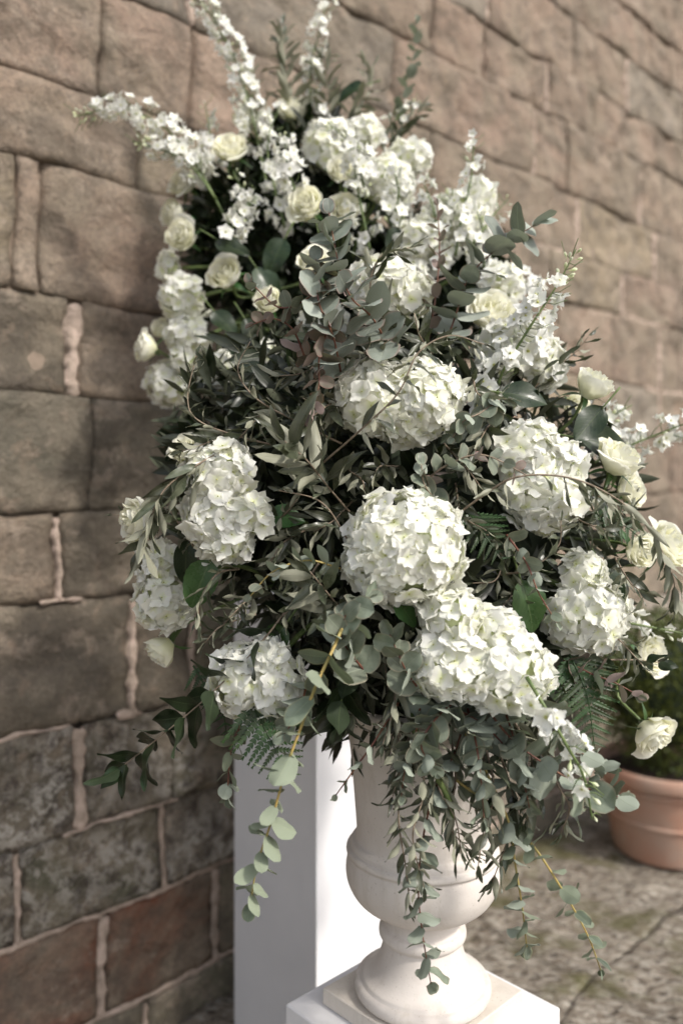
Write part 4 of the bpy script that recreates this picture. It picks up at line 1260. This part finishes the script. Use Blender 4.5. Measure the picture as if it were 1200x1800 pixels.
euc('small leaved eucalyptus sprig curving left of the central hydrangea', [(600, 1000, 1.08), (540, 985, 1.06), (480, 1005, 1.05), (440, 1048, 1.05)], 36, 20, gap=0.022, face=0.6, stem=M_YSTEM)
euc('eucalyptus sprig tucked left of the big lowest hydrangea', [(760, 1240, 1.07), (720, 1190, 1.04), (700, 1150, 1.03), (685, 1115, 1.04)], 58, 21, gap=0.023, face=0.6)
euc('red stemmed eucalyptus twig with tiny pale leaves between the right hydrangeas', [(890, 940, 1.12), (925, 990, 1.09), (945, 1040, 1.08), (978, 1095, 1.08)], 34, 22, gap=0.026, face=0.55)
euc('blurred eucalyptus tip sticking up at the top behind rear flowers', [(690, 260, 1.86), (715, 150, 1.88), (728, 90, 1.9), (732, 38, 1.9)], 27, 23, gap=0.032, face=0.3, stem=M_TWIG)
euc('broad eucalyptus leaves under the lower middle beside the creamy hydrangea', [(640, 1180, 1.06), (600, 1120, 1.02), (615, 1070, 1.01), (650, 1050, 1.02)], 62, 25, gap=0.024, face=0.6, leaves=L_EUC)
euc('hanging eucalyptus twig between the two yellow stemmed branches', [(820, 1250, 1.08), (800, 1320, 1.06), (775, 1370, 1.05), (765, 1420, 1.05)], 50, 26, gap=0.024, face=0.6, leaves=L_EUC)

euc('eucalyptus curtain twig hanging lowest left of the purple stemmed branch', [(880, 1230, 1.08), (900, 1290, 1.04), (915, 1350, 1.02), (930, 1420, 1.02)], 56, 31, gap=0.020, face=0.7)
euc('eucalyptus twig hanging over the right shoulder of the urn', [(820, 1240, 1.08), (835, 1300, 1.03), (845, 1370, 1.01), (850, 1440, 1.01)], 52, 32, gap=0.020, face=0.7)
euc('eucalyptus twig arching beyond the drooping delphinium towards the pot', [(940, 1230, 1.08), (985, 1290, 1.05), (1030, 1330, 1.05), (1070, 1350, 1.05)], 56, 33, gap=0.021, face=0.7)
euc('eucalyptus twig hanging over the left shoulder of the urn', [(740, 1230, 1.08), (730, 1290, 1.04), (712, 1350, 1.03), (705, 1400, 1.03)], 46, 34, gap=0.021, face=0.65)
euc('eucalyptus twig close under the creamy lower hydrangea by the pillar', [(540, 1200, 1.10), (525, 1250, 1.07), (500, 1290, 1.06)], 54, 35, gap=0.022, face=0.7)
euc('short heart leaved twig directly below the big lobed hydrangea', [(800, 1230, 1.06), (760, 1270, 1.03), (740, 1310, 1.02), (760, 1350, 1.02)], 54, 36, gap=0.020, face=0.7)
# ------------------------------------------------------------------ olive
def olive(label, pts, px, seed, **kw):
    kw.setdefault('gap', 0.019); kw.setdefault('face', 0.45); kw.setdefault('ang', 0.8); kw.setdefault('flip', 0.33)
    return branch('olive_branch', label, 'olive branch', pts, L_OLIVE, px, seed, group='olive branches', **kw)
olive('olive twig ending in a star of long leaves left of centre', [(640, 930, 1.15), (580, 860, 1.10), (540, 810, 1.07), (500, 775, 1.05)], 88, 1, face=0.7, ang=1.0, start=0.45, taper=0.0, gap=0.012)
olive('olive twig curling up left in front of the greenish hydrangea', [(600, 780, 1.16), (520, 740, 1.13), (450, 700, 1.11), (418, 650, 1.11), (440, 600, 1.11)], 48, 2)
olive('dark olive twig reaching left above the tall hydrangea', [(520, 790, 1.18), (430, 770, 1.15), (350, 740, 1.13), (330, 700, 1.13), (345, 625, 1.13)], 46, 3, flip=0.15)
olive('olive twig drooping on the left over the cream rose', [(420, 780, 1.14), (350, 815, 1.10), (290, 860, 1.08), (262, 920, 1.08), (245, 965, 1.09)], 78, 4, droop=0.7, start=0.2, taper=0.1)
olive('olive twig arching across the upper middle hydrangea', [(560, 820, 1.12), (640, 750, 1.06), (700, 690, 1.03), (735, 620, 1.02), (790, 590, 1.03), (850, 605, 1.04)], 66, 5, droop=0.8, start=0.3, flip=0.3, gap=0.028)
olive('long olive branch arching right with leaves hanging over the hydrangea', [(770, 930, 1.12), (850, 870, 1.06), (910, 838, 1.03), (1000, 840, 1.02), (1080, 875, 1.02), (1140, 930, 1.03), (1180, 1010, 1.04), (1186, 1060, 1.05)], 60, 6, droop=1.1, start=0.25, flip=0.45, gap=0.026, taper=0.05)
olive('olive sprig with dark folded leaves below centre left', [(640, 1120, 1.10), (590, 1060, 1.06), (545, 1005, 1.03)], 80, 7, droop=0.7, face=0.5, start=0.4, taper=0.1, gap=0.012)
olive('olive twig hanging in front of the urn on the left', [(700, 1180, 1.08), (690, 1250, 1.05), (672, 1310, 1.04)], 66, 8, droop=0.5, ang=0.5)
olive('long olive twig hanging down the urn beside the red stem', [(720, 1240, 1.08), (715, 1340, 1.05), (700, 1430, 1.04), (712, 1520, 1.04), (720, 1590, 1.04)], 66, 9, ang=0.7, gap=0.024)
olive('pale olive twig hanging over the right side of the urn bowl', [(880, 1330, 1.08), (905, 1420, 1.05), (890, 1480, 1.05), (865, 1550, 1.05)], 80, 10, ang=0.5, gap=0.022, flip=0.8)
olive('pale olive leaves spreading below the purple stemmed eucalyptus', [(950, 1320, 1.1), (985, 1390, 1.07), (1000, 1420, 1.07), (985, 1465, 1.07)], 72, 11, ang=0.9, flip=0.8, start=0.5, gap=0.014)
olive('olive twig hanging from the middle of the urn rim', [(790, 1280, 1.09), (800, 1370, 1.06), (790, 1450, 1.05), (830, 1500, 1.05)], 72, 12, ang=0.6, gap=0.022, flip=0.5)
olive('olive sprig right of the urn stem under the hydrangea', [(840, 1240, 1.1), (850, 1320, 1.07), (845, 1400, 1.06), (860, 1460, 1.06)], 66, 13, ang=0.5, flip=0.6)
olive('upright blurred olive spray at the top left of the slim delphinium', [(530, 260, 1.85), (505, 150, 1.86), (500, 90, 1.87), (495, 45, 1.87)], 62, 14, gap=0.017, flip=0.1)
olive('upright blurred olive spray at the top right of the slim delphinium', [(570, 240, 1.86), (575, 150, 1.87), (570, 90, 1.88)], 58, 15, gap=0.017, flip=0.1)
olive('olive spray before the hydrangea behind the reddish twig', [(660, 560, 1.3), (650, 500, 1.27), (670, 450, 1.26), (720, 435, 1.26)], 74, 16, gap=0.02, flip=0.5)
olive('olive spray right of the soft delphinium pointing at the cream rose', [(930, 690, 1.3), (970, 650, 1.3), (1010, 620, 1.3), (1035, 590, 1.3)], 60, 17, gap=0.02, flip=0.6)
olive('leafless looking olive twig with few leaves over dark centre', [(640, 1010, 1.14), (600, 930, 1.10), (560, 880, 1.08), (490, 862, 1.08)], 46, 18, gap=0.04)
olive('olive spray at the left rim between hydrangea and rose', [(420, 1000, 1.16), (380, 1010, 1.12), (350, 1060, 1.11), (352, 1100, 1.11)], 66, 19, droop=0.4, flip=0.5)
olive('olive sprig under the left hydrangea beside the ruscus stem', [(450, 1080, 1.14), (390, 1100, 1.12), (360, 1130, 1.12)], 54, 20, flip=0.2)
olive('small olive spray tip beyond the left cream rose', [(300, 890, 1.26), (240, 905, 1.27), (198, 905, 1.27)], 36, 21, flip=0.7)
olive('dark olive spray between the lower hydrangeas at right', [(880, 1010, 1.14), (930, 1000, 1.11), (980, 960, 1.11), (985, 915, 1.11)], 56, 22, flip=0.1, droop=0.3)
olive('olive spray pointing down right of the central hydrangea', [(850, 930, 1.15), (880, 980, 1.12), (870, 1020, 1.11), (830, 1025, 1.1)], 60, 23, flip=0.4)
olive('pale olive twig hanging before the middle of the urn neck', [(760, 1290, 1.07), (770, 1380, 1.04), (800, 1440, 1.03), (810, 1500, 1.03)], 80, 31, ang=0.7, gap=0.020, flip=0.75)
olive('dark olive twig hanging over the left side of the urn neck', [(690, 1240, 1.08), (705, 1330, 1.05), (690, 1400, 1.04)], 74, 32, ang=0.6, gap=0.019)
olive('olive twig hanging among heart leaves right of the urn neck', [(900, 1260, 1.08), (935, 1340, 1.05), (925, 1440, 1.04)], 78, 33, ang=0.6, gap=0.019, flip=0.6)
olive('pale olive twig ending in front of the middle of the urn bowl', [(735, 1300, 1.06), (745, 1390, 1.03), (725, 1470, 1.02), (745, 1560, 1.02)], 70, 41, ang=0.8, gap=0.023, flip=0.7)
olive('olive twig hanging in front of the right end of the urn bowl', [(850, 1300, 1.06), (868, 1390, 1.03), (850, 1460, 1.02), (840, 1520, 1.02)], 78, 42, ang=0.7, gap=0.021, flip=0.7)
olive('blurred leafy spray above the topmost rear hydrangea', [(600, 280, 1.84), (620, 200, 1.85), (650, 150, 1.86), (640, 110, 1.86)], 52, 51, gap=0.018, flip=0.3)
olive('blurred leafy spray on the top right shoulder by the thin delphinium sprig', [(670, 290, 1.84), (700, 230, 1.85), (745, 190, 1.86)], 52, 52, gap=0.018, flip=0.5)
olive('blurred leafy spray left of the upright olive pair at the top', [(480, 260, 1.82), (450, 190, 1.83), (440, 120, 1.84)], 50, 53, gap=0.019, flip=0.2)
# sprigs that fill the gaps between the blooms
SPR = [
    ((560, 760), (560, 700), 'above the star of olive leaves'), ((620, 880), (560, 930), 'left of the central creamy hydrangea'),
    ((600, 820), (640, 860), 'below the upper middle hydrangea'), ((800, 850), (850, 930), 'in the dark gap right of the central hydrangea'),
    ((540, 930), (480, 980), 'right of the tall left hydrangea'), ((560, 1040), (500, 1080), 'above the small creamy hydrangea'),
    ((450, 1040), (400, 1090), 'beside the ruscus stem'), ((600, 1140), (640, 1200), 'right of the small creamy hydrangea'),
    ((640, 1180), (620, 1260), 'above the left rim of the urn'), ((700, 1120), (680, 1200), 'left of the largest hydrangea'),
    ((960, 1180), (1010, 1230), 'above the drooping fern'), ((900, 1040), (870, 1080), 'between the lower hydrangeas'),
    ((990, 900), (1060, 930), 'under the arching olive branch'), ((1080, 980), (1130, 1040), 'right of the right hydrangea'),
    ((1070, 1110), (1120, 1160), 'below the right hydrangea'), ((880, 720), (830, 800), 'left of the tall right hydrangea'),
    ((830, 660), (880, 700), 'below the sharp delphinium'), ((560, 640), (500, 660), 'behind the purplish eucalyptus'),
    ((480, 720), (430, 760), 'over the top of the tall left hydrangea'), ((640, 620), (680, 600), 'over the upper middle hydrangea'),
    ((400, 760), (330, 790), 'beside the greenish cream rose'), ((340, 960), (300, 900), 'behind the drooping left olive twig'),
    ((740, 1200), (760, 1300), 'hanging beside the cut green branch'), ((680, 1240), (700, 1330), 'hanging over the urn rim at left'),
    ((860, 1230), (900, 1300), 'hanging below the largest hydrangea'), ((930, 1230), (950, 1320), 'behind the drooping delphinium'),
    ((700, 820), (660, 830), 'between the two middle hydrangeas'), ((780, 780), (840, 850), 'beside the blue green sprig'),
    ((500, 1000), (560, 1060), 'in the dark hollow below centre left'), ((470, 930), (520, 880), 'beside the broad green leaf'),
    ((640, 1060), (580, 1080), 'under the central hydrangea at left'), ((1040, 870), (1090, 900), 'beside the right rim roses'),
    ((760, 620), (730, 560), 'under the white hydrangea above centre'), ((600, 700), (540, 740), 'right of the greenish hydrangea')]
for k, (a, b, wh) in enumerate(SPR):
    R = random.Random(300 + k)
    z = 1.13
    mx, my = (a[0] + b[0]) / 2 + R.uniform(-15, 15), (a[1] + b[1]) / 2 + R.uniform(-15, 15)
    olive('olive sprig with narrow leaves ' + wh, [(a[0], a[1], z + 0.06), (mx, my, z), (b[0], b[1], z - 0.01), (b[0] * 1.3 - mx * 0.3, b[1] * 1.3 - my * 0.3, z)],
          R.uniform(50, 68), 400 + k, gap=0.015, ang=0.75, flip=0.3, droop=0.15, taper=0.25)

# ------------------------------------------------------------------ ruscus, ferns, single leaves
branch('ruscus_stem', 'long bare stem with glossy dark leaves hanging out to the lower left', 'foliage stem',
       [(560, 990, 1.16), (520, 1050, 1.14), (450, 1140, 1.10), (370, 1220, 1.08), (300, 1280, 1.07), (250, 1320, 1.07), (212, 1350, 1.07)],
       L_RUSC, 80, 5, stem=M_TWIG, pair=True, gap=0.036, ang=0.85, face=1.0, flip=0.0, start=0.30, taper=0.1, droop=0.1)
branch('ruscus_stem', 'glossy dark leaved sprig hanging behind the yellow stemmed branch', 'foliage stem',
       [(620, 1170, 1.1), (600, 1230, 1.08), (590, 1280, 1.08)], L_RUSC, 78, 8, stem=M_GSTEM, gap=0.025, ang=0.6, face=0.6, flip=0.1, taper=0.1, droop=0.2)
branch('ruscus_stem', 'dark glossy twig behind the blurred rose at right', 'foliage stem',
       [(1060, 1160, 1.22), (1110, 1160, 1.22), (1165, 1165, 1.22)], L_RUSC, 40, 9, stem=M_TWIG, gap=0.025, ang=0.9, face=0.6, flip=0.1, taper=0.1)
fern('dark fern frond hanging below the small creamy hydrangea at left', [(440, 1230, 1.10), (470, 1290, 1.07), (510, 1370, 1.05)], 78, 1)
fern('dark fern frond hanging at the right in front of the pot', [(1000, 1150, 1.14), (1030, 1220, 1.11), (1045, 1320, 1.1)], 74, 2)
fern('small fern frond right of the central hydrangea', [(820, 900, 1.15), (850, 940, 1.12), (885, 985, 1.11)], 58, 3)
fern('narrow fern frond hanging left against the wall', [(340, 1170, 1.18), (365, 1215, 1.17), (385, 1262, 1.17)], 34, 4)
fern('fern frond tucked behind the right rim roses', [(1040, 900, 1.22), (1090, 920, 1.2), (1130, 950, 1.2)], 50, 5)
fern('narrow fern frond hanging at the left edge of the creamy hydrangea', [(390, 1190, 1.15), (392, 1240, 1.14), (398, 1290, 1.14)], 30, 6)
big_leaf('broad bright green hydrangea leaf at the right of the tall left head', 470, 905, 1.15, (1, 0.1), 66, L_BROAD, seed=0)
big_leaf('serrated green leaf under the central hydrangea', 690, 1050, 1.07, (0.7, 0.6), 64, L_BROAD, nrm=(0.2, -0.7, 0.7), seed=1)
big_leaf('dull green leaf between the lower two hydrangeas at right', 915, 1020, 1.12, (0.3, 1), 96, L_BROAD, seed=0)
big_leaf('grey green broad leaf above the small creamy hydrangea', 500, 1100, 1.12, (-0.5, 0.7), 70, L_BROAD, seed=1)
big_leaf('olive green leaf left of the hollow below the tall hydrangea', 370, 985, 1.14, (-0.35, 0.8), 90, L_BROAD, seed=0)
big_leaf('large glossy dark leaf below the soft hydrangea at upper right', 880, 690, 1.22, (1, 0.15), 84, L_DARK, seed=0, name='dark_leaf')
big_leaf('round dark leaf under the topmost right rose', 1060, 715, 1.22, (-0.7, 0.8), 84, L_DARK, seed=2, name='dark_leaf')
big_leaf('long dark leaf reaching from behind the large right rose', 1015, 770, 1.25, (1, 0.2), 110, L_DARK, seed=1, name='dark_leaf')
big_leaf('dark leaf at the left behind the hydrangea over the wall', 330, 950, 1.20, (-0.1, 1), 80, L_DARK, seed=1, name='dark_leaf')
big_leaf('dark leaf in the lower right behind the right hydrangea', 1060, 1000, 1.22, (0.5, 0.9), 80, L_DARK, seed=0, name='dark_leaf')
for k, (x, y, dx, dy, L, wh) in enumerate([(500, 420, -.4, .8, 70, 'below the left one of the rear roses'), (430, 560, .5, .8, 76, 'under the pale rose left of the eucalyptus'), (380, 420, .8, .5, 70, 'right of the touching rose pair'),
        (450, 470, .6, .9, 72, 'in the dark hollow of the rear flowers'), (410, 610, -.3, .9, 66, 'right of the bright blurred hydrangea'), (560, 410, .2, 1, 60, 'under the two rear roses'),
        (700, 400, -.3, .9, 50, 'in the white mass of rear blooms'), (640, 150, -.8, .3, 56, 'at the top beside the blurred eucalyptus tip'), (375, 545, .5, .6, 64, 'right of the rim hydrangeas')]):
    big_leaf('blurred dark green leaf ' + wh, x, y, 1.6 if y > 200 else 1.85, (dx, dy), L, L_DARK, seed=k, name='dark_leaf', group='blurred dark leaves')
# cut green branch
cb = thing('cut_branch', 'thick yellow green cut branch hanging in front of the urn', 'branch', P(725, 1270, 1.06))
add_tube('bark', spline([P(715, 1240, 1.08), P(735, 1300, 1.05), P(765, 1360, 1.04), P(788, 1405, 1.04), P(796, 1440, 1.04)], 0.006), 0.0052, 0.0034, M_GSTEM, cb, sides=8, knob=0.1)
